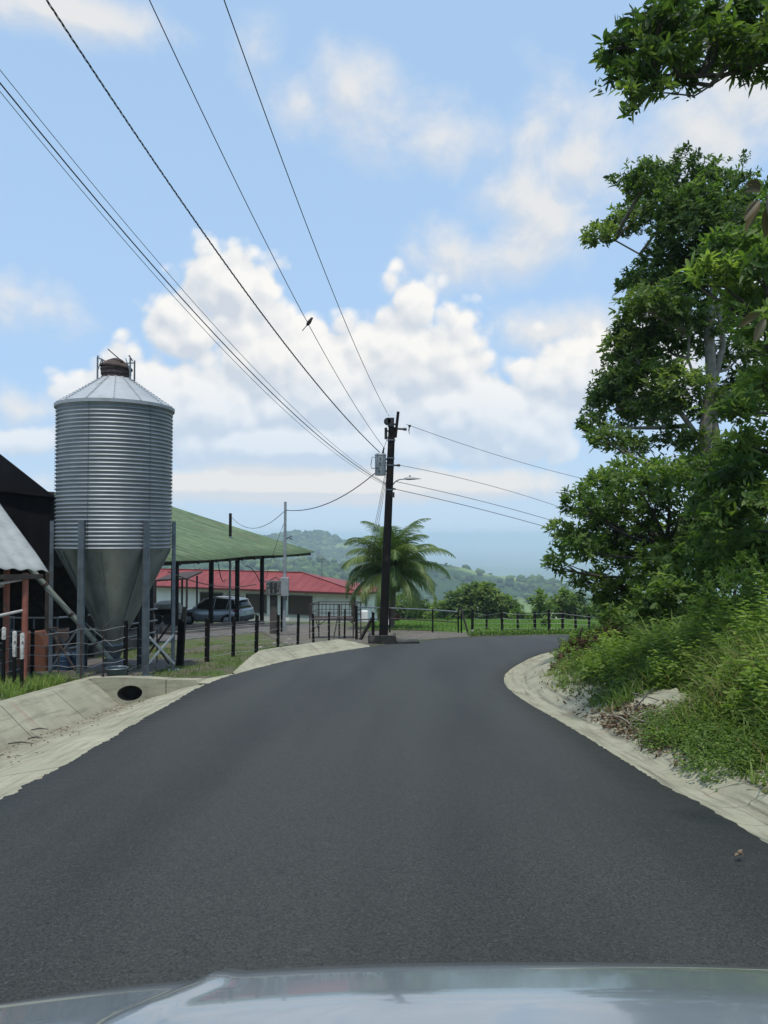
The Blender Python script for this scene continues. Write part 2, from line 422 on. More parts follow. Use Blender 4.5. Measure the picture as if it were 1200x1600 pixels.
def mat_concrete(name, jf=.62, dark=.55, tone=1.):
    m, t, p = pmat(name)
    co = t.new('ShaderNodeTexCoord').outputs['Object']
    a = t.new('ShaderNodeAttribute'); a.attribute_name = 'along'      # metres along the channel
    b = t.new('ShaderNodeAttribute'); b.attribute_name = 'across'
    n = t.noise(co, 2.2, 6, .65); g = t.noise(co, 40, 3, .7)
    c = t.mix(t.rng(n, .32, .68), (.27 * tone, .26 * tone, .18 * tone), (.42 * tone, .40 * tone, .29 * tone))
    streak = t.new('ShaderNodeCombineXYZ'); t.l.new(a.outputs['Fac'], streak.inputs[0]); t.l.new(b.outputs['Fac'], streak.inputs[1])
    s = t.noise(t.vm('MULTIPLY', streak.outputs[0], (.7, 9, 1)), 1.2, 5, .65)
    c = t.mix(t.rng(s, .50, .66, 0, dark), c, (.13, .12, .085))
    s2 = t.noise(t.vm('MULTIPLY', streak.outputs[0], (3.0, .8, 1)), 1.1, 4, .6)
    c = t.mix(t.rng(s2, .58, .72, 0, .45), c, (.26, .15, .10))
    c = t.mix(t.rng(g, .35, .65, 0, .22), c, (.20, .19, .16))
    foot = t.math('MULTIPLY', t.rng(t.math('ABSOLUTE', t.math('SUBTRACT', b.outputs['Fac'], 1.5)), .0, .45, 1, 0, True), t.rng(t.noise(co, 3.5, 6, .7), .35, .62))
    if jf < 1: c = t.mix(t.math('MULTIPLY', foot, .65), c, (.14, .115, .08))
    c = t.mix(t.rng(t.noise(co, 1.1, 6, .7), .54, .72, 0, .55), c, (.17, .18, .10))
    fr = t.math('FRACT', t.math('MULTIPLY', t.math('ADD', a.outputs['Fac'], t.math('MULTIPLY', n, .05 if jf < 1 else .22)), jf))
    j = t.rng(t.math('ABSOLUTE', t.math('SUBTRACT', fr, .5)), .0, .012, 1, 0)
    c = t.mix(t.math('MULTIPLY', j, .75), c, (.05, .045, .035))
    t.l.new(c, p.inputs['Base Color']); p.inputs['Roughness'].default_value = .9; p.inputs['Specular IOR Level'].default_value = .2
    h = t.math('SUBTRACT', t.math('ADD', g, n), t.math('MULTIPLY', j, 2.))
    t.l.new(t.bump(h, .5, .012), p.inputs['Normal'])
    return m
def mat_ground():
    m, t, p = pmat('ground_earth_and_grass')
    pos = t.new('ShaderNodeNewGeometry').outputs['Position']
    sep = t.new('ShaderNodeSeparateXYZ'); t.l.new(pos, sep.inputs[0])
    n1 = t.noise(pos, .9, 6, .7); n2 = t.noise(pos, 14, 5, .7); n3 = t.noise(pos, .22, 3, .6)
    soil = t.mix(t.rng(n2, .3, .7), (.07, .055, .04), (.20, .17, .135))
    grass = t.mix(t.rng(n2, .3, .7), (.045, .075, .018), (.11, .155, .045))
    near = t.mix(t.rng(n1, .44, .60), grass, soil)
    meadow = t.mix(t.rng(n2, .3, .7), (.085, .16, .028), (.13, .22, .045))
    near = t.mix(t.math('MULTIPLY', t.rng(sep.outputs[1], 32.5, 34), t.rng(sep.outputs[0], -1, 3)), near, meadow)
    # far land: woods, pasture, bare cuts
    f1 = t.noise(pos, .0042, 6, .62, .4); f2 = t.noise(pos, .03, 5, .7); f3 = t.noise(pos, .0017, 4, .6)
    wood = t.mix(t.rng(f2, .35, .65), (.012, .032, .012), (.040, .075, .024))
    past = t.mix(t.rng(f2, .35, .65), (.13, .19, .06), (.21, .27, .09))
    far = t.mix(t.rng(f1, .49, .56), wood, past)
    bare = t.noise(t.vm('ADD', pos, (410, 900, 0)), .0065, 4, .6)
    far = t.mix(t.rng(bare, .68, .73, 0, .8), far, (.34, .24, .15))
    plain = t.mix(t.rng(t.noise(t.vm('MULTIPLY', pos, (1, .35, 1)), .0009, 7, .65), .42, .60), (.035, .065, .03), (.13, .15, .09))
    water = t.rng(t.noise(t.vm('MULTIPLY', pos, (.5, .18, 1)), .0006, 4, .5, .8), .62, .66, 0, 1)
    plain = t.mix(water, plain, (.38, .36, .30))
    far = t.mix(t.rng(sep.outputs[1], 3600, 4600), far, plain)
    c = t.mix(t.rng(sep.outputs[1], 75, 110), near, far)
    t.l.new(c, p.inputs['Base Color']); p.inputs['Roughness'].default_value = .95; p.inputs['Specular IOR Level'].default_value = .1
    t.l.new(t.bump(t.math('ADD', n2, n1), .8, .05), p.inputs['Normal'])
    return m
def mat_gravel():
    m, t, p = pmat('gravel')
    co = t.new('ShaderNodeTexCoord').outputs['Object']
    v = t.new('ShaderNodeTexVoronoi'); t.l.new(co, v.inputs['Vector']); v.inputs['Scale'].default_value = 16
    n = t.noise(co, .8, 5, .7); n2 = t.noise(co, 22, 4, .7)
    sep = t.new('ShaderNodeSeparateColor'); t.l.new(v.outputs['Color'], sep.inputs[0])
    c = t.mix(sep.outputs[0], (.06, .05, .04), (.20, .17, .14))
    c = t.mix(t.rng(n, .5, .66, 0, .7), c, (.06, .085, .03)); c = t.mix(t.rng(n2, .5, .7, 0, .5), c, (.10, .06, .04))
    t.l.new(c, p.inputs['Base Color']); p.inputs['Roughness'].default_value = .95
    t.l.new(t.bump(v.outputs['Distance'], .8, .03), p.inputs['Normal'])
    return m
def mat_greenroof():
    m, t, p = pmat('green_corrugated_sheet')
    co = t.new('ShaderNodeTexCoord').outputs['Object']
    a = t.new('ShaderNodeAttribute'); a.attribute_name = 'along'; b = t.new('ShaderNodeAttribute'); b.attribute_name = 'across'
    cv = t.new('ShaderNodeCombineXYZ'); t.l.new(a.outputs['Fac'], cv.inputs[0]); t.l.new(b.outputs['Fac'], cv.inputs[1])
    n = t.noise(t.vm('MULTIPLY', cv.outputs[0], (4.5, .45, 1)), 1, 6, .7)
    n2 = t.noise(co, 1.1, 6, .7)
    c = t.mix(t.rng(n, .38, .62), (.045, .085, .034), (.13, .18, .075))
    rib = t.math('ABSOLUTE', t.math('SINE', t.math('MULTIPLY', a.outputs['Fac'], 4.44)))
    c = t.mix(t.rng(rib, .0, .35, .55, 0), c, (.03, .05, .025))  # shading of the corrugation painted in as dark lines
    c = t.mix(t.rng(n2, .5, .72, 0, .7), c, (.17, .21, .12))
    c = t.mix(t.rng(t.noise(co, .45, 6, .7), .58, .72, 0, .6), c, (.12, .085, .05))
    c = t.mix(t.rng(t.noise(t.vm('MULTIPLY', cv.outputs[0], (6, .6, 1)), 1, 5, .7), .60, .74, 0, .7), c, (.035, .055, .03))
    t.l.new(c, p.inputs['Base Color']); p.inputs['Roughness'].default_value = .7
    return m
def mat_hood():
    m, t, p = pmat('silver_blue_hood_paint')
    co = t.new('ShaderNodeTexCoord').outputs['Object']
    n = t.noise(co, 6, 5, .6)
    t.l.new(t.mix(t.rng(n, .3, .7), (.25, .29, .315), (.275, .315, .34)), p.inputs['Base Color'])
    p.inputs['Metallic'].default_value = .45
    p.inputs['Roughness'].default_value = .26
    p.inputs['Coat Weight'].default_value = 1.; p.inputs['Coat Roughness'].default_value = .06
    return m
M['asphalt'] = mat_asphalt(); M['concrete'] = mat_concrete('drain_concrete'); M['gutter'] = mat_concrete('gutter_concrete', 2.3, .85, .95); M['ground'] = mat_ground()
M['gravel'] = mat_gravel(); M['greenroof'] = mat_greenroof(); M['hood'] = mat_hood()

# ------------------------------------------------------------------ road edges (metres)
def smooth_line(pts, step):
    P = [Vector((*p, 0)) for p in pts]; out = []
    for i in range(len(P) - 1):
        p0, p1, p2, p3 = P[max(i - 1, 0)], P[i], P[i + 1], P[min(i + 2, len(P) - 1)]
        n = max(2, int((p2 - p1).length / step * 1.3))
        for k in range(n):
            u = k / n
            out.append(.5 * ((2 * p1) + (p2 - p0) * u + (2 * p0 - 5 * p1 + 4 * p2 - p3) * u * u + (3 * p1 - p0 - 3 * p2 + p3) * u ** 3))
    out.append(P[-1])
    A = np.array([(q.x, q.y) for q in out]); d = np.r_[0, np.cumsum(np.hypot(*np.diff(A, axis=0).T))]
    s = np.arange(0, d[-1], step)
    return np.c_[np.interp(s, d, A[:, 0]), np.interp(s, d, A[:, 1])]
LEFT_PTS = [(-2.9, -14), (-2.95, -4), (-3.0, 6.0), (-3.16, 11.4), (-3.2, 14.3), (-2.85, 16.8), (-2.15, 19.8), (-.45, 24.3), (.95, 26.9), (3.1, 29.6), (6.2, 31.3), (9.6, 32.0), (14, 32.2), (20, 31.8), (30, 30.5), (45, 27)]
RIGHT_PTS = [(2.7, -14), (2.6, -4), (2.47, 4.9), (2.36, 6.6), (2.26, 9.4), (2.12, 12.5), (2.30, 14.9), (2.98, 17.6), (4.45, 21.5), (6.6, 24.5), (9.6, 26.3), (14, 27.0), (20, 26.7), (30, 25.4), (44, 22)]
LE = smooth_line(LEFT_PTS, .1); RE = smooth_line(RIGHT_PTS, .1)
def plane_z(y):
    y = np.asarray(y, float)
    return np.where(y < 40, -K * y, np.where(y < 70, -3.2 - .10 * (y - 40), -6.2))
def inside(poly, X, Y):
    r = np.zeros(X.shape, bool); n = len(poly); j = n - 1
    for i in range(n):
        xi, yi = poly[i]; xj, yj = poly[j]
        c = ((yi > Y) != (yj > Y)); den = (yj - yi) if yj != yi else 1e-9
        r ^= c & (X < (xj - xi) * (Y - yi) / den + xi); j = i
    return r
def dist_to(line, X, Y):
    d = np.full(X.shape, 1e9)
    for (x, y) in line[::4]: d = np.minimum(d, (X - x) ** 2 + (Y - y) ** 2)
    return np.sqrt(d)
RIGHT_POLY = [tuple(p) for p in RE[::6]] + [(60, 18), (60, -14)]
RG = ([0, .12, .28, .40, .58, .90, 1.35, 1.5], [.0, -.03, -.05, -.03, .07, .20, .40, .42])
def right_offset(X, Y):
    """distance outside the right road edge (negative: not on that side)"""
    return np.where(inside(RIGHT_POLY, X, Y), dist_to(RE, X, Y), -1.)
def bank(d, Y):
    f = np.interp(Y, [4, 10, 13, 16, 21], [.95, .95, .50, .25, .15])
    g = np.interp(d, RG[0], RG[1]) - .07
    up = .38 + .30 * np.clip(d - 1.5, 0, 2.2) + .12 * np.clip(d - 3.7, 0, 14)
    return np.where(d < 0, 0, np.where(d < 1.5, g, .38 + (up - .38) * f))
def ridge(X, Y, Yc, pts, slope, amp, sc):
    az = X / np.maximum(Y, 1.)
    u = np.array([(p[0] - 600) / F for p in pts]); zz = np.array([CAMZ - (p[1] - 835) / F * Yc for p in pts])
    c = np.interp(az, u, zz)
    return c - slope * np.abs(Y - Yc) + amp * fbm(X / sc, Y / sc, 5)
def height(X, Y):
    X = np.asarray(X, float); Y = np.asarray(Y, float)
    z = plane_z(Y)
    k = np.clip(Y - 70, 0, None)
    z = z - .10 * k - .5 * .0075 * np.minimum(k, 40) ** 2 - .30 * np.clip(k - 40, 0, None)
    z = np.maximum(z, -150 - .03 * np.clip(Y - 500, 0, 3600))
    z = z + .12 * fbm(X / 3, Y / 3, 3) * np.clip((np.abs(X) - 6) / 10, 0, 1) * (Y < 60)
    near = (Y < 60) & (X > -2) & (X < 60)
    if near.any():
        d = np.full(X.shape, -1.); d[near] = right_offset(X[near], Y[near])
        z = z + bank(d, Y) * (d >= 0) + (d > 1) * .10 * fbm(X, Y, 3)
    # dip below the left drain and below the road
    lx = np.interp(Y, [-14, 14.3], [-2.95, -3.2])
    drain = (X > -5.42) & (X < lx + .3) & (Y < np.where(X < -3.9, 14.36, 14.15)) & (Y > -15)
    z = np.where(drain, z - .60, z)
    mid = np.interp(Y, LE[:, 1], LE[:, 0])
    onroad = (X > lx - .1) & (X < 2.6) & (Y < 20)
    z = np.where(onroad, z - .12, z)
    far = Y > 300
    if far.any():
        xf, yf, zf = X[far], Y[far], z[far]
        r = [ridge(xf, yf, 1250, [(560, 900), (640, 876), (690, 880), (760, 894), (800, 899), (850, 905), (885, 918), (930, 945), (1000, 1000), (1500, 1100)], .22, 14, 160),
             ridge(xf, yf, 2300, [(-600, 800), (150, 838), (330, 850), (430, 846), (465, 840), (520, 842), (548, 855), (600, 868), (660, 886), (720, 905), (900, 960)], .22, 34, 420),
             ridge(xf, yf, 1150, [(-600, 850), (200, 866), (330, 864), (430, 868), (520, 878), (600, 905), (700, 940)], .20, 16, 190),
             ridge(xf, yf, 800, [(560, 980), (700, 935), (800, 930), (900, 940), (1100, 950)], .25, 12, 120)]
        for q in r: zf = np.maximum(zf, q)
        z[far] = zf
    return z
def G(x, y): return float(height(np.array([float(x)]), np.array([float(y)]))[0])
def onG(p, dz=0.0): return Vector((p[0], p[1], G(p[0], p[1]) + dz))

def build_ground():
    def axis(a, b, step, lim, r=1.035):
        mid = list(np.arange(a, b + 1e-6, step)); up = []; s = step; x = b
        while x < lim: s *= r; x += s; up.append(x)
        return mid, up
    mx, ux = axis(-9, 13, .22, 42000); xs = np.array([-9 - (u - 13) for u in ux][::-1] + mx + ux)
    my, uy = axis(-3, 36, .22, 90000, 1.03); ys = np.array([-60, -30, -15, -10, -7, -5] + my + uy)
    X, Y = np.meshgrid(xs, ys); Z = height(X.ravel(), Y.ravel())
    V = np.c_[X.ravel(), Y.ravel(), Z]; nx, ny = len(xs), len(ys)
    i = np.arange(ny - 1)[:, None] * nx + np.arange(nx - 1)[None, :]
    i = i.ravel(); Q = np.c_[i, i + 1, i + nx + 1, i + nx]
    o = mesh_np('ground', V, Q, M['ground'], smooth=True)
    tag(o, kind='structure')
build_ground()

def strip_attr(o, along, across):
    for n, d in (('along', along), ('across', across)):
        a = o.data.attributes.new(n, 'FLOAT', 'POINT'); a.data.foreach_set('value', np.asarray(d, np.float32))

def build_road():
    n = 2400; rows = []
    # pair left and right edges by fraction, with ragged edges
    sl = np.linspace(0, len(LE) - 1, n); sr = np.linspace(0, len(RE) - 1, n)
    # match by key stations so cross-lines stay square to the road
    kl = [0, 100, 200, 254, 283, 309, 341, 390, 420, 455, 490, 525, len(LE) - 1]
    def near_idx(line, x, y): return int(np.argmin((line[:, 0] - x) ** 2 + (line[:, 1] - y) ** 2))
    stl = [near_idx(LE, *p) for p in LEFT_PTS]; str_ = [near_idx(RE, *p) for p in [(2.7, -14), (2.6, -4), (2.47, 6.0), (2.2, 11.4), (2.25, 14.0), (2.6, 16.3), (3.4, 19), (4.6, 21.7), (5.4, 23.0), (6.6, 24.5), (8.2, 25.6), (10.2, 26.4), (14, 27), (20, 26.7), (30, 25.4), (44, 22)]]
    sl = np.interp(np.linspace(0, 1, n), np.linspace(0, 1, len(stl)), stl)
    sr = np.interp(np.linspace(0, 1, n), np.linspace(0, 1, len(str_)), str_)
    # even out along the left edge
    rows = []; rs = np.random.RandomState(3); jl = rs.randn(n) * .010 + np.interp(np.arange(n), np.arange(0, n, 7), rs.randn(len(np.arange(0, n, 7))) * .016)
    jr = rs.randn(n) * .008
    for k in range(n):
        a = np.array([np.interp(sl[k], np.arange(len(LE)), LE[:, c]) for c in (0, 1)]); b = np.array([np.interp(sr[k], np.arange(len(RE)), RE[:, c]) for c in (0, 1)])
        d = (b - a) / np.linalg.norm(b - a); a = a + d * jl[k]; b = b + d * jr[k]
        row = []
        for u in np.linspace(0, 1, 13):
            q = a * (1 - u) + b * u; cr = .03 * (1 - (2 * u - 1) ** 2)
            row.append((q[0], q[1], float(plane_z(q[1])) + .012 + cr))
        rows.append([(row[0][0] - d[0] * .003, row[0][1], row[0][2] - .05)] + row + [(row[-1][0], row[-1][1], row[-1][2] - .05)])
    m = MB(); m.grid(rows); o = m.build('road', M['asphalt'], smooth=True); tag(o, kind='structure')
build_road()

def loft_edge(name, line, side, offs, zs, mat, taper=None, zfun=None, jitter=0.0, seed=1):
    """profile carried along a plan polyline; side +1 = right of travel, -1 = left"""
    t = np.gradient(line, axis=0); t /= np.linalg.norm(t, axis=1)[:, None]
    nrm = np.c_[t[:, 1], -t[:, 0]] * side
    rows = []; al = []; ac = []; s = 0; rs = np.random.RandomState(seed)
    for i in range(len(line)):
        if i: s += np.linalg.norm(line[i] - line[i - 1])
        k = 1. if taper is None else taper(i / (len(line) - 1))
        row = []
        for o, z in zip(offs, zs):
            q = line[i] + nrm[i] * o * (k if z > 0 or o > .3 else 1)
            zz = float(plane_z(q[1])) + z * k + (rs.randn() * jitter if z > .1 else 0)
            row.append((q[0], q[1], zz)); al.append(s); ac.append(o)
        rows.append(row)
    m = MB(); m.grid(rows); ob = m.build(name, mat, smooth='auto'); strip_attr(ob, al, ac)
    return ob
o = loft_edge('roadside_gutter', RE[60:], 1, [-.06, 0, .12, .28, .40, .43, .58, .90, 1.35, 1.45, 1.5], [-.03, .004, -.03, -.05, -.03, .0, .07, .20, .40, .40, .1], M['gutter']); tag(o, kind='structure')

# left drain: wide channel ending at a headwall with a culvert pipe
def build_left_drain():
    ys = np.arange(-8, 14.25, .1); rows = []; al = []; ac = []
    for y in ys:
        ex = float(np.interp(y, LE[:260, 1], LE[:260, 0])); z0 = -K * y
        w = .03 * math.sin(y * 1.7)
        bx = np.interp(y, [9, 14.2], [-4.72, -4.62]) + w
        row = [(ex + .10, y, z0 - .03), (ex - .02, y, z0 + .006), (ex - .5, y, z0 - .07), ((ex + bx) / 2, y, z0 - .16), (bx + .12, y, z0 - .31), (bx, y, z0 - .32),
               (bx - .06, y, z0 - .28), (-5.16 + w * .5, y, z0 + .11), (-5.22 + w * .5, y, z0 + .14), (-5.40, y, z0 + .13), (-5.46, y, z0 - .12)]
        rows.append(row); al += [y] * len(row); ac += [0, 0, .5, 1, 1.5, 1.6, 1.7, 2.2, 2.3, 2.45, 2.6]
    m = MB(); m.grid(rows); o = m.build('drainage_channel', M['concrete'], smooth='auto'); strip_attr(o, al, ac); tag(o, kind='structure')
    # headwall with an oval mouth
    y0, th = 13.62, .66; z0 = -K * y0; cx, cz, ra, rb = -4.54, z0 - .145, .205, .135; n = 40
    outer = [(-5.46, z0 - .5), (-5.46, z0 + .10), (-5.2, z0 + .15), (-4.9, z0 + .155), (-4.4, z0 + .12), (-3.9, z0 + .06), (-3.30, z0 + .02), (-3.30, z0 - .5)]
    P = [Vector((a, b, 0)) for a, b in outer]; L = [0]
    for i in range(len(P)): L.append(L[-1] + (P[(i + 1) % len(P)] - P[i]).length)
    def hit(a):
        dx, dz = math.cos(a), math.sin(a); best = None
        for i in range(len(P)):
            p, q = P[i], P[(i + 1) % len(P)]; ex, ez = q.x - p.x, q.y - p.y; den = dx * ez - dz * ex
            if abs(den) < 1e-9: continue
            t_ = ((p.x - cx) * ez - (p.y - cz) * ex) / den; u = ((p.x - cx) * dz - (p.y - cz) * dx) / den
            if t_ > 0 and -1e-6 <= u <= 1 + 1e-6 and (best is None or t_ < best): best = t_
        return (cx + dx * best, cz + dz * best)
    ring_o = [hit(2 * math.pi * k / n) for k in range(n)]; ring_i = [(cx + ra * math.cos(2 * math.pi * k / n), cz + rb * math.sin(2 * math.pi * k / n)) for k in range(n)]
    m = MB()
    def skew(x): return y0 + (x + 5.2) * .28      # the wall runs slightly away from the camera towards the road
    fo = [(x, skew(x), z) for x, z in ring_o]; fi = [(x, skew(x), z) for x, z in ring_i]; bo = [(x, skew(x) + th, z - .09) for x, z in ring_o]
    m.add(fo + fi + bo, [(k, (k + 1) % n, n + (k + 1) % n, n + k) for k in range(n)] + [((k + 1) % n, k, 2 * n + k, 2 * n + (k + 1) % n) for k in range(n)])
    # apron behind the wall, narrowing to the asphalt edge, and the wing joining the channel floor
    tri = [(-5.3, 13.75), (-4.6, 13.98), (-3.9, 14.18), (-3.36, 14.5), (-3.24, 15.3), (-3.19, 14.6), (-3.17, 13.4)]
    m2 = [(x, y, -K * y + .03) for x, y in tri]
    r1 = [(-3.10, y, -K * y + .001) for y in np.linspace(14.12, 16.0, 10)]
    r2 = [(np.interp(y, [14.1, 16.0], [-3.72, -3.05]), y, -K * y + .012) for y in np.linspace(14.12, 16.0, 10)]
    r1 = [(float(np.interp(p[1], LE[:400, 1], LE[:400, 0])) + .08, p[1], p[2] + .004) for p in r1]
    m.grid([r1, r2])
    o = m.build('culvert_headwall', M['concrete']); strip_attr(o, [v[0] * 1.3 + 30.1 for v in m.v], [v[2] for v in m.v])
    tag(o, 'low concrete headwall with an oval pipe mouth at the end of the left drain', 'headwall')
    p = MB(); prof = []
    for k in range(10): prof.append((1 + .035 * (k % 2), k * .045))
    rows = [[(cx + ra * r * math.cos(2 * math.pi * j / 36), skew(cx + ra * r * math.cos(2 * math.pi * j / 36)) + yy + .004, cz + rb * r * math.sin(2 * math.pi * j / 36) - .15 * yy) for j in range(37)] for r, yy in prof]
    p.grid(rows); b = len(p.v) - 37; p.add(rows[-1][:36], [tuple(range(36))])
    c = p.build('culvert_pipe', surf('dark_pipe', (.02, .018, .015), (.07, .06, .05), 6, .95)); tag(c, 'dark ribbed culvert pipe set in the concrete headwall by the road', 'pipe')
    c.parent = o; del c['category']; del c['label']
    # thin lip of mud in the pipe mouth
build_left_drain()
seg = LE[(LE[:, 1] > 15.7) & (LE[:, 1] < 24.4) & (LE[:, 0] < 0)]
def tp(u): return min(1, .12 + u * 2.6) * min(1, (1 - u) * 7 + .15)
o = loft_edge('kerb_apron', seg, -1, [-.06, 0, .10, .42, .50, .62, .70], [-.03, .006, .03, .26, .29, .27, -.05], M['concrete'], taper=tp, jitter=.006); tag(o, kind='structure')

# gravel drive between the road and the yard, lawn beyond
def sheet(name, poly, mat, dz, res=.5):
    xs = [p[0] for p in poly]; ys = [p[1] for p in poly]
    X, Y = np.meshgrid(np.arange(min(xs), max(xs) + res, res), np.arange(min(ys), max(ys) + res, res))
    ins = inside([tuple(p) for p in poly], X, Y); Z = height(X.ravel(), Y.ravel()).reshape(X.shape) + dz
    ny, nx = X.shape; idx = np.arange(nx * ny).reshape(ny, nx)
    ok = ins[:-1, :-1] & ins[1:, :-1] & ins[:-1, 1:] & ins[1:, 1:]
    Q = np.c_[idx[:-1, :-1][ok], idx[:-1, 1:][ok], idx[1:, 1:][ok], idx[1:, :-1][ok]]
    V = np.c_[X.ravel(), Y.ravel(), Z.ravel()]; used = np.unique(Q); mp = -np.ones(len(V), int); mp[used] = np.arange(len(used))
    return tag(mesh_np(name, V[used], mp[Q], mat), kind='structure')
sheet('gravel_drive', [(-3.2, 24.6), (-.4, 25.0), (.9, 27.2), (3.1, 30.0), (6.0, 31.8), (4.6, 33.2), (2.5, 34.5), (-1, 38), (-3, 46), (-8, 50), (-9, 44), (-5.5, 34)], M['gravel'], .012, .2)
sheet('yard_floor', [(-30, 20), (-8.6, 20), (-7.6, 27), (-6.2, 31.5), (-3.4, 42), (-3.9, 50), (-10, 54), (-30, 56)], M['floor'], .016, .3)

# ------------------------------------------------------------------ vegetation generators
def unit(a): return a / np.maximum(np.linalg.norm(a, axis=-1, keepdims=True), 1e-9)
def leaf_mesh(B, D, S, L, W, fold=.18, droop=.15):
    """folded lance leaves: B base, D direction, S side; returns verts, quads"""
    N = np.cross(S, D); n = len(B); L = L[:, None]; W = W[:, None]
    up = N * W * fold; dz = np.array([0, 0, 1.]) * L * droop
    l1 = B + D * L * .30 + S * W * .44 + up - dz * .12; r1 = B + D * L * .30 - S * W * .44 + up - dz * .12
    l2 = B + D * L * .70 + S * W * .42 + up - dz * .5; r2 = B + D * L * .70 - S * W * .42 + up - dz * .5
    tip = B + D * L - dz
    V = np.stack([B, l1, l2, tip, r2, r1], 1).reshape(-1, 3); i = np.arange(n) * 6
    Q = np.stack([np.c_[i, i + 5, i + 4, i + 3], np.c_[i, i + 3, i + 2, i + 1]], 1).reshape(-1, 4)
    return V, Q
def crown_np(clumps, leaf, width, dens, rs, per=7, flat=.35, updir=.5, tipbias=.55):
    Vs, Qs, Ts = [], [], []; off = 0
    for (c, r) in clumps:
        c = np.array(c, float); r = np.array(r, float) if hasattr(r, '__len__') else np.array([r, r, r * .75])
        area = 4 * math.pi * (r[0] * r[2]); n = max(6, int(area * dens / per))
        d = unit(rs.randn(n, 3)); low = d[:, 2] < -flat; d[low, 2] *= -.6; d = unit(d)
        lump = 1 + .28 * np.sin(d[:, 0] * 5 + c[0]) * np.cos(d[:, 1] * 5 + c[2] * 3) + .16 * np.sin(d[:, 2] * 9 + d[:, 0] * 7 + c[1])
        f = (tipbias + (1 - tipbias) * rs.rand(n) ** .5) * lump
        P = c + d * r * f[:, None]
        ax = unit(d * .7 + np.array([0, 0, updir]) + rs.randn(n, 3) * .35)
        ct = np.clip(.45 + rs.randn(1) * .12, .2, .8)
        ct = ct + rs.randn() * .13
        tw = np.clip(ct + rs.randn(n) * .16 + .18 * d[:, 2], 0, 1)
        u = unit(np.cross(ax, unit(rs.randn(n, 3)))); v = np.cross(ax, u)
        k = np.tile(np.arange(per), n); ii = np.repeat(np.arange(n), per)
        a = k * 2.4 + rs.rand(n * per) * .8; el = np.radians(30 + 50 * rs.rand(n * per))
        perp = u[ii] * np.cos(a)[:, None] + v[ii] * np.sin(a)[:, None]
        D = unit(ax[ii] * np.cos(el)[:, None] + perp * np.sin(el)[:, None]); S = unit(np.cross(D, ax[ii]))
        B = P[ii] - ax[ii] * (rs.rand(n * per) * leaf * 1.0)[:, None] + rs.randn(n * per, 3) * leaf * .12
        sz = np.repeat(.75 + .5 * rs.rand(n), per); L = leaf * (.55 + .75 * rs.rand(n * per)) * sz; W = width * (.6 + .7 * rs.rand(n * per)) * sz
        V, Q = leaf_mesh(B, D, S, L, W)
        Vs.append(V); Qs.append(Q + off); off += len(V); Ts.append(np.repeat(np.clip(tw[ii] + rs.randn(n * per) * .09, 0, .96), 6))
    return np.concatenate(Vs), np.concatenate(Qs), np.concatenate(Ts)
def bez(a, b, c, n=7):
    return [a * (1 - t) ** 2 + b * 2 * t * (1 - t) + c * t * t for t in [i / (n - 1) for i in range(n)]]
def tree(name, label, base, trunk_top, clumps, leaf, width, dens, mat, bark='bark', r0=.18, seed=1, group=None, per=7, cat='tree', twigs=4, trunk_pts=None, flat=.35, updir=.5, extra_trunks=(), tipbias=.55):
    rs = np.random.RandomState(seed); rd = random.Random(seed)
    base = Vector(base); t = thing(name, label, cat, base, 0, group)
    V, Q, T = crown_np(clumps, leaf, width, dens, rs, per, flat, updir, tipbias)
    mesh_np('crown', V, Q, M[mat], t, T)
    m = MB(); top = Vector(trunk_top)
    path = [Vector(p) for p in trunk_pts] if trunk_pts else bez(base - Vector((0, 0, .3)), base.lerp(top, .5) + Vector((rd.uniform(-.3, .3), rd.uniform(-.3, .3), 0)), top, 9)
    nn = len(path); m.tube(path, [r0 * (1 - .62 * i / (nn - 1)) for i in range(nn)], 10)
    for ex in extra_trunks: m.tube([Vector(p) for p in ex[0]], [ex[1] * (1 - .5 * i / (len(ex[0]) - 1)) for i in range(len(ex[0]))], 8)
    stems = path[2:] + [Vector(a).lerp(Vector(b), f) for ex in extra_trunks for a, b in zip(ex[0][:-1], ex[0][1:]) for f in (.5, 1)]
    for (c, r) in clumps:
        c = Vector(c); rr = r if not hasattr(r, '__len__') else max(r)
        st = min(stems, key=lambda q_: (q_ - c).length + 1.5 * max(0, q_.z - c.z + .15)); mid = st.lerp(c, .5) + Vector((rd.uniform(-.2, .2), rd.uniform(-.2, .2), -.12 * (c - st).length + rd.uniform(-.1, .2)))
        q = bez(st, mid, c, 7); w = min(r0 * .42, .02 + .022 * (c - st).length)
        m.tube(q, [w * (1 - .72 * i / 6) for i in range(7)], 6)
        for _ in range(twigs):
            d = Vector((rd.gauss(0, 1), rd.gauss(0, 1), rd.gauss(.3, .8))).normalized() * rr * .85
            s0 = q[rd.choice((3, 4, 5, 6))]; e = c + Vector((d.x, d.y, d.z * .8))
            m.tube(bez(s0, s0.lerp(e, .5) + Vector((0, 0, -.1 * rr)), e, 5), [w * .32, w * .27, w * .2, w * .13, w * .06], 4, False)
    m.build('trunk', M[bark], t, smooth=True)
    return t
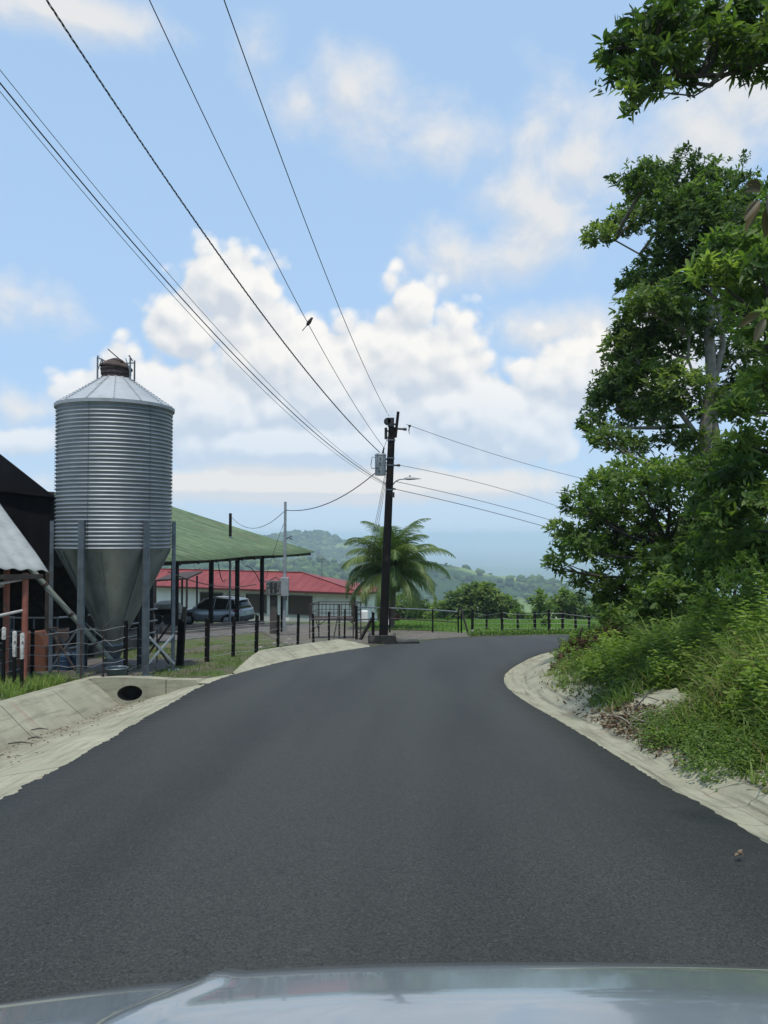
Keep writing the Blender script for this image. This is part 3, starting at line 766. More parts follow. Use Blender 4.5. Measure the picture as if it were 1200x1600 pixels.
def blades(P, h, w, rs, bend=.6, seg=4, tint=None, flop=None):
    n = len(P); az = rs.rand(n) * 2 * math.pi if flop is None else flop
    l = np.c_[np.cos(az), np.sin(az), np.zeros(n)]; sd = np.c_[-np.sin(az), np.cos(az), np.zeros(n)]
    tw = rs.rand(n)[:, None] * .8; b = (bend * (.4 + rs.rand(n)))[:, None]; h = h[:, None]; w = w[:, None]
    rows = []
    for k in range(seg + 1):
        s = k / seg
        c = P + np.array([0, 0, 1.]) * h * (s - b * .45 * s ** 2.5) + l * h * (b * .75 * s ** 2 + .08 * s)
        wd = w * (1 - .93 * s ** 2) * (.55 + .45 * min(1, s * 4)) * .5
        rows.append(c + sd * wd); rows.append(c - sd * wd)
    V = np.stack(rows, 1).reshape(-1, 3); m = 2 * (seg + 1); i = (np.arange(n) * m)[:, None]
    Q = np.concatenate([np.c_[i + 2 * k, i + 2 * k + 1, i + 2 * k + 3, i + 2 * k + 2] for k in range(seg)])
    T = np.repeat(tint, m)
    return V, Q, T

# ------------------------------------------------------------------ feed silo
def build_silo():
    c = Vector((-5.70, 16.25, 0)); zg = G(c.x, c.y); R = 1.16; z0, z1 = 1.30, 4.28
    t = thing('feed_silo', 'tall corrugated galvanised feed silo with a cone hopper on steel legs', 'silo', (c.x, c.y, zg))
    m = MB(); prof = []; n = 37; steps = 6
    for i in range(n * steps + 1):
        s = i / (n * steps); prof.append((R + .017 * math.sin(2 * math.pi * n * s), z0 + (z1 - z0) * s))
    m.lathe(prof, 96, (c.x, c.y, 0)); body = m.build('tank', M['galv'], t, smooth=True)
    b = MB()      # vertical lap seams with bolts
    for k in range(6):
        a = math.radians(-96 + 60 * k)
        for j in range(60):
            z = z0 + .03 + (z1 - z0 - .06) * j / 59; q = (c.x + (R + .014) * math.cos(a), c.y + (R + .014) * math.sin(a), z)
            b.lathe([(.0, .012), (.009, .008), (.011, 0)], 6, q, axis='z', M=Matrix.Rotation(a, 3, 'Z') @ Matrix.Rotation(math.pi / 2, 3, 'Y'))
    b.build('seam_bolts', M['bolt'], body)
    r = MB(); Rt, zt = .27, 4.93
    prof = [(R + .05, z1 - .05), (R + .055, z1 + .005)]
    r.lathe([(R + .02, z1 - .06), (R + .05, z1 - .055), (R + .055, z1 + .01), (R + .03, z1 + .015)] + [(R + .03 + (Rt - R - .03) * k / 6, z1 + .015 + (zt - z1 - .015) * k / 6) for k in range(1, 7)], 60, (c.x, c.y, 0))
    roof = r.build('roof', M['roof_cone'], t, smooth='auto')
    ribs = MB(); bolts = MB()
    for k in range(14):
        a = 2 * math.pi * (k + .18) / 14; ca, sa = math.cos(a), math.sin(a)
        p0 = Vector((c.x + (R + .03) * ca, c.y + (R + .03) * sa, z1 + .022)); p1 = Vector((c.x + Rt * ca, c.y + Rt * sa, zt + .006))
        ribs.bar(p0, p1, .035, .012)
        for j in range(15):
            q = p0.lerp(p1, (j + .5) / 15); bolts.box((q.x, q.y, q.z + .010), (.016, .016, .012), a)
    rib = ribs.build('roof_ribs', M['roof_cone'], roof); bolts.build('roof_bolts', M['bolt'], rib)
    l = MB(); l.lathe([(.30, zt - .02), (.29, zt + .05), (.31, zt + .06), (.31, zt + .15), (.325, zt + .16), (.32, zt + .20)], 30, (c.x, c.y, 0)); l.build('filler_collar', M['rust_dark'], t, smooth='auto')
    l = MB(); Mt = Matrix.Rotation(math.radians(7), 3, 'Y')
    l.lathe([(.335, 0), (.34, .03), (.22, .13), (.10, .20), (.06, .215), (.0, .22)], 30, (c.x - .0, c.y, zt + .20), M=Mt)
    lid = l.build('lid', M['rust'], t, smooth='auto')
    h = MB(); h.bar((c.x + .20, c.y - .18, zt + .30), (c.x - .10, c.y - .22, zt + .56), .045, .02); h.build('lid_handle', M['rust_dark'], lid)
    h = MB()
    for sx in (-1, 1):
        for sy in (-1, 1):
            h.bar((c.x + sx * .345, c.y + sy * .14, zt - .10), (c.x + sx * .345, c.y + sy * .14, zt + .40), .028)
        h.bar((c.x + sx * .345, c.y - .14, zt + .40), (c.x + sx * .30, c.y + .14, zt + .40), .02)
        h.bar((c.x + sx * .345, c.y - .15, zt + .10), (c.x + sx * .25, c.y - .15, zt + .38), .015)
        h.tube([(c.x + sx * .345, c.y - .15, zt + .40), (c.x + sx * .335, c.y - .15, zt + .44), (c.x + sx * .31, c.y - .15, zt + .43)], .014, 6)
    h.bar((c.x - .34, c.y + .14, zt + .32), (c.x + .34, c.y + .14, zt + .35), .022)
    h.build('lid_cage', M['galv_leg'], t)
    # hopper: ten flat panels
    hb = MB(); zb = -.62; hb.lathe([(R - .01, z0 + .01), (R - .015, z0 - .03), (.19, zb), (.19, zb - .08)], 48, (c.x, c.y, 0)); hop = hb.build('hopper', M['hopper'], t, smooth='auto')
    s = MB()
    for k in range(8):
        a = 2 * math.pi * (k + .12) / 8; p0 = Vector((c.x + (R) * math.cos(a), c.y + R * math.sin(a), z0 - .03)); p1 = Vector((c.x + .195 * math.cos(a), c.y + .195 * math.sin(a), zb))
        nrm = Vector((math.cos(a) * .83, math.sin(a) * .83, -.55)); s.bar(p0 + nrm * .006, p1 + nrm * .006, .045, .008, up=nrm)
    s.build('hopper_seams', M['galv'], hop)
    bt = MB(); bt.lathe([(.23, zb - .07), (.24, zb - .10), (.22, zb - .13), (.13, zb - .38), (.11, zb - .42)], 24, (c.x, c.y, 0), close=True); bt.box((c.x + .04, c.y - .1, zb - .47), (.36, .22, .18), .6)
    bt.build('outlet_boot', M['galv_leg'], t, smooth='auto')
    # legs
    angs = [-100.6, -40.6, 19.4, 79.4, 139.4, 199.4]; tops = []
    for a in angs:
        ar = math.radians(a); ca, sa = math.cos(ar), math.sin(ar); px, py = c.x + (R + .055) * ca, c.y + (R + .055) * sa
        g = G(px, py) - .05; m = MB(); w = .125
        Rm = Matrix.Rotation(ar, 3, 'Z')
        hgt = 1.88 - g; ctr = Vector((px, py, g + hgt / 2))
        m.box(ctr + Rm @ Vector((.03, 0, 0)), (.008, w, hgt), M=Rm)
        for sgn in (-1, 1):
            m.box(ctr + Rm @ Vector((-.005, sgn * (w / 2 - .004), 0)), (.062, .008, hgt), M=Rm)
            m.box(ctr + Rm @ Vector((.037, sgn * .022, 0)), (.006, .018, hgt - .01), M=Rm)
        leg = m.build('leg', M['galv_leg'], t)
        f = MB(); f.box((px + .02 * ca, py + .02 * sa, g + .06), (.24, .24, .02), ar); f.build('foot_plate', M['galv_leg'], leg)
        tops.append((px, py, g))
    def xbrace(i, j, mats, za=.42, zb_=.02):
        a, b = tops[i], tops[j]; m0 = MB(); m1 = MB()
        d = (Vector((b[0], b[1], 0)) - Vector((a[0], a[1], 0))).normalized(); nn = Vector((d.y, -d.x, 0)) * .05
        pa, pb = Vector((a[0], a[1], 0)) + d * .05 + nn, Vector((b[0], b[1], 0)) - d * .05 + nn
        for mm, (z_a, z_b), o in ((m0, (za, zb_), .012), (m1, (zb_ + a[2] - b[2], za), -.012)):
            A = Vector((pa.x, pa.y, a[2] + .1 + z_a)) + nn * o * 20; B = Vector((pb.x, pb.y, b[2] + .1 + z_b)) + nn * o * 20
            mm.bar(A, B, .012, .05)
        m0.build('cross_brace', M[mats[0]], t); m1.build('cross_brace', M[mats[1]], t)
    xbrace(1, 2, ('galv_bright', 'galv_bright'), .72, .10); xbrace(0, 1, ('rust_dark', 'rust_dark'), .9, .0) if 0 else None
    xbrace(3, 2, ('rust_dark', 'rust_dark'), .95, .1); xbrace(5, 0, ('rust_dark', 'galv_leg'), .9, .1); xbrace(4, 5, ('rust_dark', 'galv_leg'), .95, .1)
    # long tension ties
    ti = MB(); ti.bar((c.x - 1.05, c.y - .9, .50), (c.x + .35, c.y - 1.0, -.62), .035, .012); ti.bar((c.x + .45, c.y - 1.0, .02), (c.x - .25, c.y - .9, -.55), .025, .01)
    ti.build('tie_bar', M['galv_leg'], t)
    # feed auger from the boot up towards the barn
    au = thing('feed_auger', 'long pale green auger tube slanting from the silo outlet up to the barn', 'auger', (c.x, c.y, zg))
    a0 = Vector((c.x + .02, c.y - .12, zb - .42)); a1 = at(42, 882, 15.2)
    q = MB(); q.tube([a0 + (a0 - a1).normalized() * .3, a1], .055, 12); q.build('auger_tube', M['auger'], au, smooth='auto')
    for k in (.2, .5, .8):
        p = a0.lerp(a1, k); d = (a1 - a0).normalized(); q = MB(); q.tube([p - d * .03, p + d * .03], .068, 12); q.build('clamp_ring', M['rust_dark'], au)
    q = MB(); e = a0 + (a0 - a1).normalized() * .34; q.box(e, (.26, .2, .2), .3); q.tube([e, e + Vector((.1, -.2, -.05))], .07, 10); q.build('motor', M['rust_dark'], au, bevel=.01)
build_silo()

# ------------------------------------------------------------------ barn behind and beside the silo
def build_barn():
    base = onG((-9.5, 17.6)); t = thing('cow_barn', 'dark open barn hung with black shade net, left of and behind the silo', 'barn', base)
    Yf, Yb = 17.6, 25.8; Xr = -7.62; zr = CAMZ + .98; Xk = -12.5; zk = zr + (Xr - Xk) * .78; Xl = -17.5
    m = MB()
    th = .05
    zk2 = zr + (Xr - Xk) * .10
    for (xa, za, xb, zb) in ((Xr + .12, zr - .09, Xk, zk2), (Xk, zk2, Xl, zk2 - (Xk - Xl) * .10)):
        m.add([(xa, Yf - .15, za), (xb, Yf - .15, zb), (xb, Yb, zb), (xa, Yb, za)] + [(xa, Yf - .15, za - th), (xb, Yf - .15, zb - th), (xb, Yb, zb - th), (xa, Yb, za - th)],
              [(0, 3, 2, 1), (4, 5, 6, 7), (0, 1, 5, 4), (1, 2, 6, 5), (2, 3, 7, 6), (3, 0, 4, 7)])
    m.build('roof', M['net'], t)
    # net gable, hanging with soft folds, down to about head height
    rows = []; nx = 60
    for j in range(10):
        row = []
        for i in range(nx):
            x = Xr + (Xl - Xr) * i / (nx - 1); top = min(zr + (Xr - x) * .78, zk - (Xk - x) * .78) - .06
            bot = -1.4 + 2.35 + .05 * math.sin(i * .9); z = top + (bot - top) * j / 9
            row.append((x, Yf - .02 + .05 * math.sin(i * .55 + j * .2) * j / 9, z))
        rows.append(row)
    m = MB(); m.grid(rows); m.build('shade_net', M['net'], t, smooth=True)
    # side net under the eave
    rows = [[(Xr + .03 * math.sin(i), Yf + (Yb - Yf) * i / 30, zr - .1 - j * .4 - (.04 * math.sin(i * .8) if j else 0)) for i in range(31)] for j in range(5)]
    m = MB(); m.grid(rows); m.build('shade_net', M['net'], t, smooth=True)
    for k, y in enumerate((17.75, 20.4, 23.0, 25.6)):
        g = G(Xr - .08, y); m = MB(); m.box((Xr - .10, y, (g + zr) / 2), (.13, .13, zr - g)); m.build('post', M['darkwood'], t)
    for x in (-10.2, -13.0):
        g = G(x, Yf); m = MB(); m.box((x, Yf + .15, (g + 2.6) / 2), (.13, .13, 2.6 - g)); m.build('post', M['darkwood'], t)
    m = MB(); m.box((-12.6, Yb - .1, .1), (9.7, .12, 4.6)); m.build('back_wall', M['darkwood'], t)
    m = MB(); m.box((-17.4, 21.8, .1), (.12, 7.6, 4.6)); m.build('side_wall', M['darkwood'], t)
    for y in (19.5, 22.5, 25.5):
        m = MB(); m.bar((Xr, y, 1.15), (Xl, y, 1.15), .08, .14); m.build('tie_beam', M['darkwood'], t)
    for k in range(3):
        m = MB(); z = G(-8, 22) + .45 + k * .38; m.tube([(Xr + .02, Yf + .4, z + .2), (Xr + .02, Yb, z - .35)], .028, 8); m.build('rail', M['galv_leg'], t)
    m = MB(); m.box((-7.9, 22.6, G(-7.9, 22.6) + .12), (.2, 6.0, .5)); m.build('low_wall', M['trough'], t)
build_barn()

def build_awning():
    A = Vector(at(76, 895, 13.5)); e = Vector((-.73, -.68, .02)).normalized(); u = Vector((-.68, .73, .50)); 
    t = thing('lean_to_roof', 'pale weathered corrugated lean-to roof on red pipe posts at the left edge', 'roof', onG((-6.8, 13.2)))
    rows = []; n = 150; W = 4.6
    for j in range(22):
        v = j / 21 * 4.6; row = []
        for i in range(n):
            s = i / (n - 1) * W; dent = .02 * fbm(np.array([s * 1.5]), np.array([v * 1.5 + 3]), 3)[0]
            w = .032 * (.5 - .5 * math.cos(2 * math.pi * s / .235)) * (1 - .55 * min(1, v / .5))
            p = A + e * s + u * v * (1 + .02 * math.sin(s * 3)); p.z += w + dent + .015 * math.sin(v * 2 + s) - (.09 * math.exp(-s * 5) * v * .3) + .05 * math.exp(-v * 3) * math.sin(s * 2)
            row.append(p)
        rows.append(row)
    m = MB(); m.grid(rows); o = m.build('sheet', M['tin_pale'], t, smooth=True)
    so = o.modifiers.new('thick', 'SOLIDIFY'); so.thickness = .006
    def post(s, v, name='post'):
        p = A + e * s + u * v; g = G(p.x, p.y); m = MB(); m.tube([(p.x, p.y, g - .1), (p.x, p.y, p.z - .04)], .052, 12); m.build('post', M['redpipe'], t, smooth='auto'); return p
    p1 = post(.36, .08); p2 = post(.50, .62); p3 = post(2.6, .1); p4 = post(2.6, 2.2)
    for q, zz in ((p1, (.52, -.02)), (p2, (.62, .12))):
        for dz in zz:
            m = MB(); a = Vector((q.x, q.y, q.z - .04 - (.62 - dz))); b = a + e * 2.3 + Vector((0, 0, -.42)); m.tube([a, b], .026, 8); m.build('rail', M['whitepipe'], t, smooth=True)
    m = MB(); m.bar(A + e * .1 + Vector((0, 0, -.06)), A + e * 4.5 + Vector((0, 0, -.06)), .05, .08); m.build('purlin', M['darkwood'], t)
build_awning()

# clutter in the barn's shade
def clutter():
    def drum(px, py, Y, r, h, mat, name, label, cat):
        p = at(px, py, Y); g = G(p.x, p.y); m = MB()
        prof = [(r * .96, 0), (r, .02), (r, h * .32), (r * 1.03, h * .34), (r, h * .36), (r, h * .64), (r * 1.03, h * .66), (r, h * .68), (r, h * .97), (r * .95, h), (r * .9, h - .03)]
        m.lathe(prof, 24, (p.x, p.y, g), close=True); tag(m.build(name, M[mat], None, smooth='auto'), label, cat)
    drum(104, 1015, 16.9, .29, .34, 'blue', 'plastic_tub', 'blue plastic tub standing in the shade behind the left silo legs', 'tub')
    drum(88, 1010, 18.2, .28, .85, 'rust_dark', 'oil_drum', 'dark rusty drum in the barn between the lean-to and the silo', 'drum')
    drum(230, 960, 30, .30, .9, 'rust', 'oil_drum', 'dark red drum standing in the yard right of the silo hopper', 'drum')
    m = MB(); p = at(62, 990, 16.4); g = G(p.x, p.y)
    m.prism([(p.x - .5, p.y, g), (p.x + .15, p.y, g), (p.x + .12, p.y, g + .55), (p.x - .02, p.y, g + .85), (p.x - .5, p.y, g + .80)], (0, 0, 0), (0, .35, 0))
    tag(m.build('sheet_pile', M['orange'], None, bevel=.02), 'rust orange metal bin standing behind the red pipe posts', 'bin')
    m = MB(); p = onG((-6.9, 14.5)); m.prism([(p.x - .3, p.y, p.z), (p.x + .28, p.y, p.z), (p.x - .12, p.y, p.z + .42), (p.x - .28, p.y, p.z + .40)], (0, 0, 0), (0, .06, 0))
    tag(m.build('leaning_slab', M['post_conc'], None, bevel=.01), 'grey triangular slab leaning at the foot of the fence near the lean-to', 'slab')
    # feeder frames
    for k, (x, y) in enumerate(((-8.9, 19.6), (-10.4, 20.4))):
        t = thing('feeding_rack', ('pipe feeding rack in the dark barn just left of the silo', 'second pipe feeding rack further left inside the dark barn')[k], 'rack', onG((x, y)))
        g = G(x, y)
        for dx in (-.6, 0, .6):
            m = MB(); m.tube([(x + dx, y, g), (x + dx, y, g + 1.05)], .022, 8); m.build('upright', M['galv_leg'], t)
        for dz in (.35, .7, 1.05):
            m = MB(); m.tube([(x - .62, y, g + dz), (x + .62, y, g + dz)], .02, 8); m.build('rail', M['whitepipe'], t)
    m = MB(); p = at(187, 992, 15.6); g = G(p.x, p.y); prof = [(.16, .0), (.20, .22), (.225, .24), (.215, .25), (.19, .23)]
    m.lathe(prof, 24, (p.x + .12, p.y - .5, g + .0), close=False); tag(m.build('feed_bucket', M['galv_leg'], None, smooth='auto'), 'grey metal bucket on the ground under the silo outlet', 'bucket')
clutter()

# ------------------------------------------------------------------ green roofed shed
EA = Vector(at(200, 881, 29.6)); EB = Vector(at(493, 862, 49.0)); EA.z = EB.z = CAMZ - 1.15
ED = (EB - EA).normalized(); EP = Vector((-ED.y, ED.x, 0)); ELEN = (EB - EA).length
def eave_px(px):
    u = (px - 600) / F; s = (u * EA.y - EA.x) / (ED.x - u * ED.y); return EA + ED * s
def build_shed():
    t = thing('cattle_shed', 'open cattle shed with mossy green corrugated roof on dark posts', 'shed', onG((-9, 38)))
    rows = []; al = []; ac = []; n = 470; RW = 12.0; rise = .292
    for j in range(7):
        v = j / 6 * RW
        for_row = []
        for i in range(n):
            s = i / (n - 1) * ELEN; w = .018 * math.cos(2 * math.pi * s / .177)
            p = EA + ED * s + EP * v; sag = -.05 * math.sin(math.pi * v / RW) + .03 * math.sin(s * .7)
            for_row.append((p.x, p.y, p.z + v * rise + w + sag)); al.append(s); ac.append(v)
        rows.append(for_row)
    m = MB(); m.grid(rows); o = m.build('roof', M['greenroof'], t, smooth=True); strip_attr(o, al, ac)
    so = o.modifiers.new('thick', 'SOLIDIFY'); so.thickness = .02; so.offset = -1
    # far slope of the roof
    m = MB(); a = EA + EP * RW; b = EB + EP * RW; z = EA.z + RW * rise
    m.add([(a.x, a.y, z), (b.x, b.y, z), (b.x + EP.x * RW, b.y + EP.y * RW, z - RW * rise), (a.x + EP.x * RW, a.y + EP.y * RW, z - RW * rise)], [(0, 1, 2, 3)])
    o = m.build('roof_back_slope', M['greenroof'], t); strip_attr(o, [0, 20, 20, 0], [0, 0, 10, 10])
    so = o.modifiers.new('thick', 'SOLIDIFY'); so.thickness = .03
    for px in (287, 341, 381, 419):
        p = eave_px(px) + EP * .35; g = G(p.x, p.y); m = MB(); m.box((p.x, p.y, (g + EA.z) / 2), (.17, .17, EA.z - g + .06), math.atan2(ED.y, ED.x)); m.build('post', M['black_post'], t)
        for v in (5.5, 11):
            q = p + EP * v; g = G(q.x, q.y); zt = EA.z + v * rise; m = MB(); m.box((q.x, q.y, (g + zt) / 2), (.16, .16, zt - g)); m.build('post', M['black_post'], t)
    for px in (284, 313, 341, 361, 381, 400, 430, 468):
        p = eave_px(px); m = MB(); a = p + EP * .02 + Vector((0, 0, -.12)); m.bar(a, p + EP * RW + Vector((0, 0, RW * rise - .13)), .09, .16); m.build('rafter', M['darkwood'], t)
    p0, p1 = eave_px(240) + EP * .35, EB + EP * .35
    m = MB(); m.bar(p0 + Vector((0, 0, -.10)), p1 + Vector((0, 0, -.10)), .08, .16); m.build('eave_beam', M['darkwood'], t)
    # kerb wall under the eave
    q0, q1 = eave_px(262) + EP * .15, eave_px(418) + EP * .15; m = MB()
    N = 10
    for k in range(N):
        a = q0.lerp(q1, k / N); b = q0.lerp(q1, (k + 1) / N); ga, gb = G(a.x, a.y), G(b.x, b.y)
        m.add([(a.x, a.y, ga - .2), (b.x, b.y, gb - .2), (b.x, b.y, gb + .30), (a.x, a.y, ga + .30)] + [(v.x + EP.x * .2, v.y + EP.y * .2, z) for v, z in ((a, ga - .2), (b, gb - .2), (b, gb + .30), (a, ga + .30))],
              [(0, 1, 2, 3), (7, 6, 5, 4), (3, 2, 6, 7), (0, 3, 7, 4), (1, 5, 6, 2)])
    m.build('low_wall', M['trough'], t)
    # plank rail drooping cables
    for (a, b, sag) in (((262, 893), (400, 913), .35), ((341, 880), (352, 905), .4), ((384, 885), (408, 913), -.25)):
        A, B = at(*a, eave_px(a[0]).y), at(*b, eave_px(min(b[0], 419)).y); m = MB()
        m.tube([A.lerp(B, k / 12) - Vector((0, 0, 4 * sag * (k / 12) * (1 - k / 12))) for k in range(13)], .022, 6); m.build('cable', M['cable'], t)
build_shed()
# concrete strip along the shed
def shed_strip():
    rows = []
    for k in range(40):
        p = eave_px(262).lerp(eave_px(445), k / 39)
        rows.append([onG(p - EP * .55, .07), onG(p - EP * .5, .10), onG(p + EP * .1, .10)])
        rows[-1][0].z -= .12
    m = MB(); m.grid(rows); o = m.build('shed_kerb', M['floor'], None); tag(o, kind='structure')
shed_strip()

# ------------------------------------------------------------------ house
HA = Vector(at(225, 973, 68.3)); HB = Vector(at(557, 973, 59.1)); HA.z = HB.z = 0
HD = (HB - HA).normalized(); HP = Vector((-HD.y, HD.x, 0)); HL = (HB - HA).length
def wall_px(px):
    u = (px - 600) / F; s = (u * HA.y - HA.x) / (HD.x - u * HD.y); return HA + HD * s
def build_house():
    zg = -5.6; ze = CAMZ - 4.42
    t = thing('farm_house', 'low white farmhouse with a red metal hip roof behind the parked car', 'house', (HB.x, HB.y, zg))
    W = 3.7
    m = MB(); c = (HA + HB) / 2 + HP * W / 2; m.box((c.x, c.y, (zg + ze + .05) / 2), (HL, W, ze + .05 - zg), math.atan2(HD.y, HD.x)); m.build('wall', M['wall'], t)
    m = MB(); q0 = HA - HP * .012; q1 = HB - HP * .012
    m.bar((q0.x, q0.y, zg + .35), (q1.x, q1.y, zg + .35), .03, .7); m.build('wall_base', surf('wall_base_paint', (.42, .44, .40), (.52, .54, .49), 2, .8), t)
    # roof
    ov = .65; a = HA - HP * ov - HD * .5; b = HB - HP * ov + HD * .9; c2 = HB + HP * (W + ov) + HD * .9; d = HA + HP * (W + ov) - HD * .5
    zr = ze + 1.30; r0 = HA + HP * (W / 2); r1 = HB + HP * (W / 2) - HD * 6.0
    def V3(p, z): return (p.x, p.y, z)
    def panel(P, name='roof'):
        m = MB(); m.add(P, [tuple(range(len(P)))]); o = m.build(name, M['roof_red'], t); s = o.modifiers.new('t', 'SOLIDIFY'); s.thickness = .05; return o
    m = MB(); m.add([V3(a, ze - .04), V3(b, ze - .04), V3(c2, ze - .04), V3(d, ze - .04), V3(r0, zr), V3(r1, zr)], [(0, 1, 5, 4), (1, 2, 5), (2, 3, 4, 5), (3, 0, 4), (3, 2, 1, 0)])
    roof = m.build('roof', M['roof_red'], t)
    s = MB()
    n = 26
    for k in range(n):
        f = (k + .5) / n; p = a.lerp(b, f); L = f * (b - a).length; top = r0.lerp(r1, min(1, f * (b - a).length / (r1 - r0).length)) if 0 else None
        sl = (zr - ze + .04) / (W / 2 + ov); run = W / 2 + ov
        over = max(0, ((p - HA).dot(HD)) - (r1 - HA).dot(HD)); tot = (b - HA).dot(HD) - (r1 - HA).dot(HD); run *= max(.02, 1 - over / tot)
        q = p + HP * run; s.bar((p.x, p.y, ze - .035), (q.x, q.y, ze - .035 + sl * run), .02, .02)
    s.bar(V3(r0, zr + .02), V3(r1, zr + .02), .22, .04); s.bar(V3(r1, zr + .02), V3(b, ze), .16, .04)
    s.build('roof_seams', M['roof_red'], roof)
    m = MB()
    for p, q in ((a, b), (b, c2)): m.bar(V3(p, ze - .10), V3(q, ze - .10), .05, .16)
    m.build('fascia', M['fascia'], t)
    for (x0, x1, y0, y1, curtain) in ((314, 349, 925, 953, 0), (386, 417, 928, 956, 1), (452, 488, 930, 959, 1)):
        p, q = wall_px(x0), wall_px(x1); zt = CAMZ - (y0 - 835) / F * p.y; zb = CAMZ - (y1 - 835) / F * p.y
        mid = (p + q) / 2 - HP * .03; w = (q - p).length; rz = math.atan2(HD.y, HD.x)
        f = MB(); th = .07
        f.box((mid.x, mid.y, zt), (w + th, .09, th), rz); f.box((mid.x, mid.y, zb), (w + th, .13, th), rz)
        for e in (p, q, (p + q) / 2 if not curtain else p): 
            e2 = e - HP * .03; f.box((e2.x, e2.y, (zt + zb) / 2), (th, .08, zt - zb - th * 1.01), rz)
        win = f.build('window', M['frame'], t)
        g = MB(); gm = (p + q) / 2 - HP * .022; g.box((gm.x, gm.y, (zt + zb) / 2), (w - th, .02, zt - zb - th), rz); g.build('pane', M['curtain' if curtain else 'window'], win)
        if curtain:
            g = MB()
            for k in range(12):
                e = p.lerp(q, (k + .5) / 12) - HP * .036; g.box((e.x, e.y, (zt + zb) / 2), (.012, .012, zt - zb - th * 1.1), rz)
            g.build('blind_slats', M['curtain'], win)
    # porch at the right end
    for px, mt in ((565, 'white_paint'), (577, 'trough'), (584, 'white_paint')):
        p = at(px, 950, 60.2 if px < 570 else 62.5); m = MB(); m.box((p.x, p.y, (zg + ze) / 2), (.22, .22, ze - zg)); m.build('porch_post', M[mt], t)
    p = wall_px(553) - HP * .04; m = MB(); m.box((p.x, p.y, zg + 1.35), (.34, .08, 2.2), math.atan2(HD.y, HD.x)); m.build('door', M['window'], t)
    p = at(569, 968, 58.4); m = MB(); m.box((p.x, p.y, G(p.x, p.y) + .42), (.6, .35, .95)); m.build('porch_wall', M['white_paint'], t, bevel=.12)
    # aerial
    p = at(503, 905, 62.5); z1 = CAMZ - (872 - 835) / F * 62.5; m = MB(); m.tube([(p.x, p.y, p.z - .3), (p.x, p.y, z1)], .03, 6)
    for dz in (0.1, .3): m.bar((p.x - .35, p.y, z1 - dz), (p.x + .35, p.y, z1 - dz), .03)
    m.build('aerial', M['galv_leg'], t)
build_house()

# lean-to with a tank left of the car
sheet('silo_shade_floor', [(-12, 14.7), (-6.9, 14.7), (-5.0, 14.9), (-4.75, 15.6), (-4.75, 19.8), (-12, 19.8)], M['trough'], .012, .15)  # shade under the silo, painted as a dark ground sheet
def yard_bits():
    t = thing('tin_shelter', 'small dark tin shelter seen under the shed between silo and car', 'shelter', onG((-16, 56)))
    A, B = at(243, 906, 55), at(292, 903, 55); 
    m = MB(); m.add([A, B, B + Vector((.4, 3, .35)), A + Vector((.4, 3, .35))], [(0, 1, 2, 3)]); o = m.build('roof', M['rust_dark'], t); s = o.modifiers.new('t', 'SOLIDIFY'); s.thickness = .12
    for p in (A, B, A.lerp(B, .5) + Vector((0, 3, 0)), B + Vector((0, 3, 0))):
        g = G(p.x, p.y); m = MB(); m.box((p.x, p.y, (g + p.z) / 2), (.12, .12, p.z - g)); m.build('post', M['darkwood'], t)
    p = at(262, 945, 54); g = G(p.x, p.y)
    m = MB(); m.lathe([(.0, 0), (1.0, .0), (1.02, .4), (1.0, 1.05), (.9, 1.35), (.5, 1.5), (0, 1.52)], 28, (p.x, p.y, g)); tag(m.build('water_tank', M['tank'], None, smooth='auto'), 'squat pale water tank under the small tin shelter', 'tank')
    t = thing('hand_cart', 'dark two-wheeled cart parked in the yard left of the car', 'cart', onG((-13.9, 47)))
    c = at(257, 962, 46); g = G(c.x, c.y); m = MB(); m.box((c.x, c.y, g + .75), (1.3, .7, .35)); m.build('tub', M['black_post'], t, bevel=.04)
    for sx in (-.35, .35):
        m = MB(); m.tube([(c.x + sx, c.y - .42, g + .36), (c.x + sx, c.y - .36, g + .36)], .34, 20); m.build('wheel', M['tyre'], t)
    m = MB(); m.tube([(c.x + .6, c.y, g + .7), (c.x + 1.5, c.y - .1, g + .55)], .03, 8); m.build('handle', M['rust_dark'], t)
yard_bits()

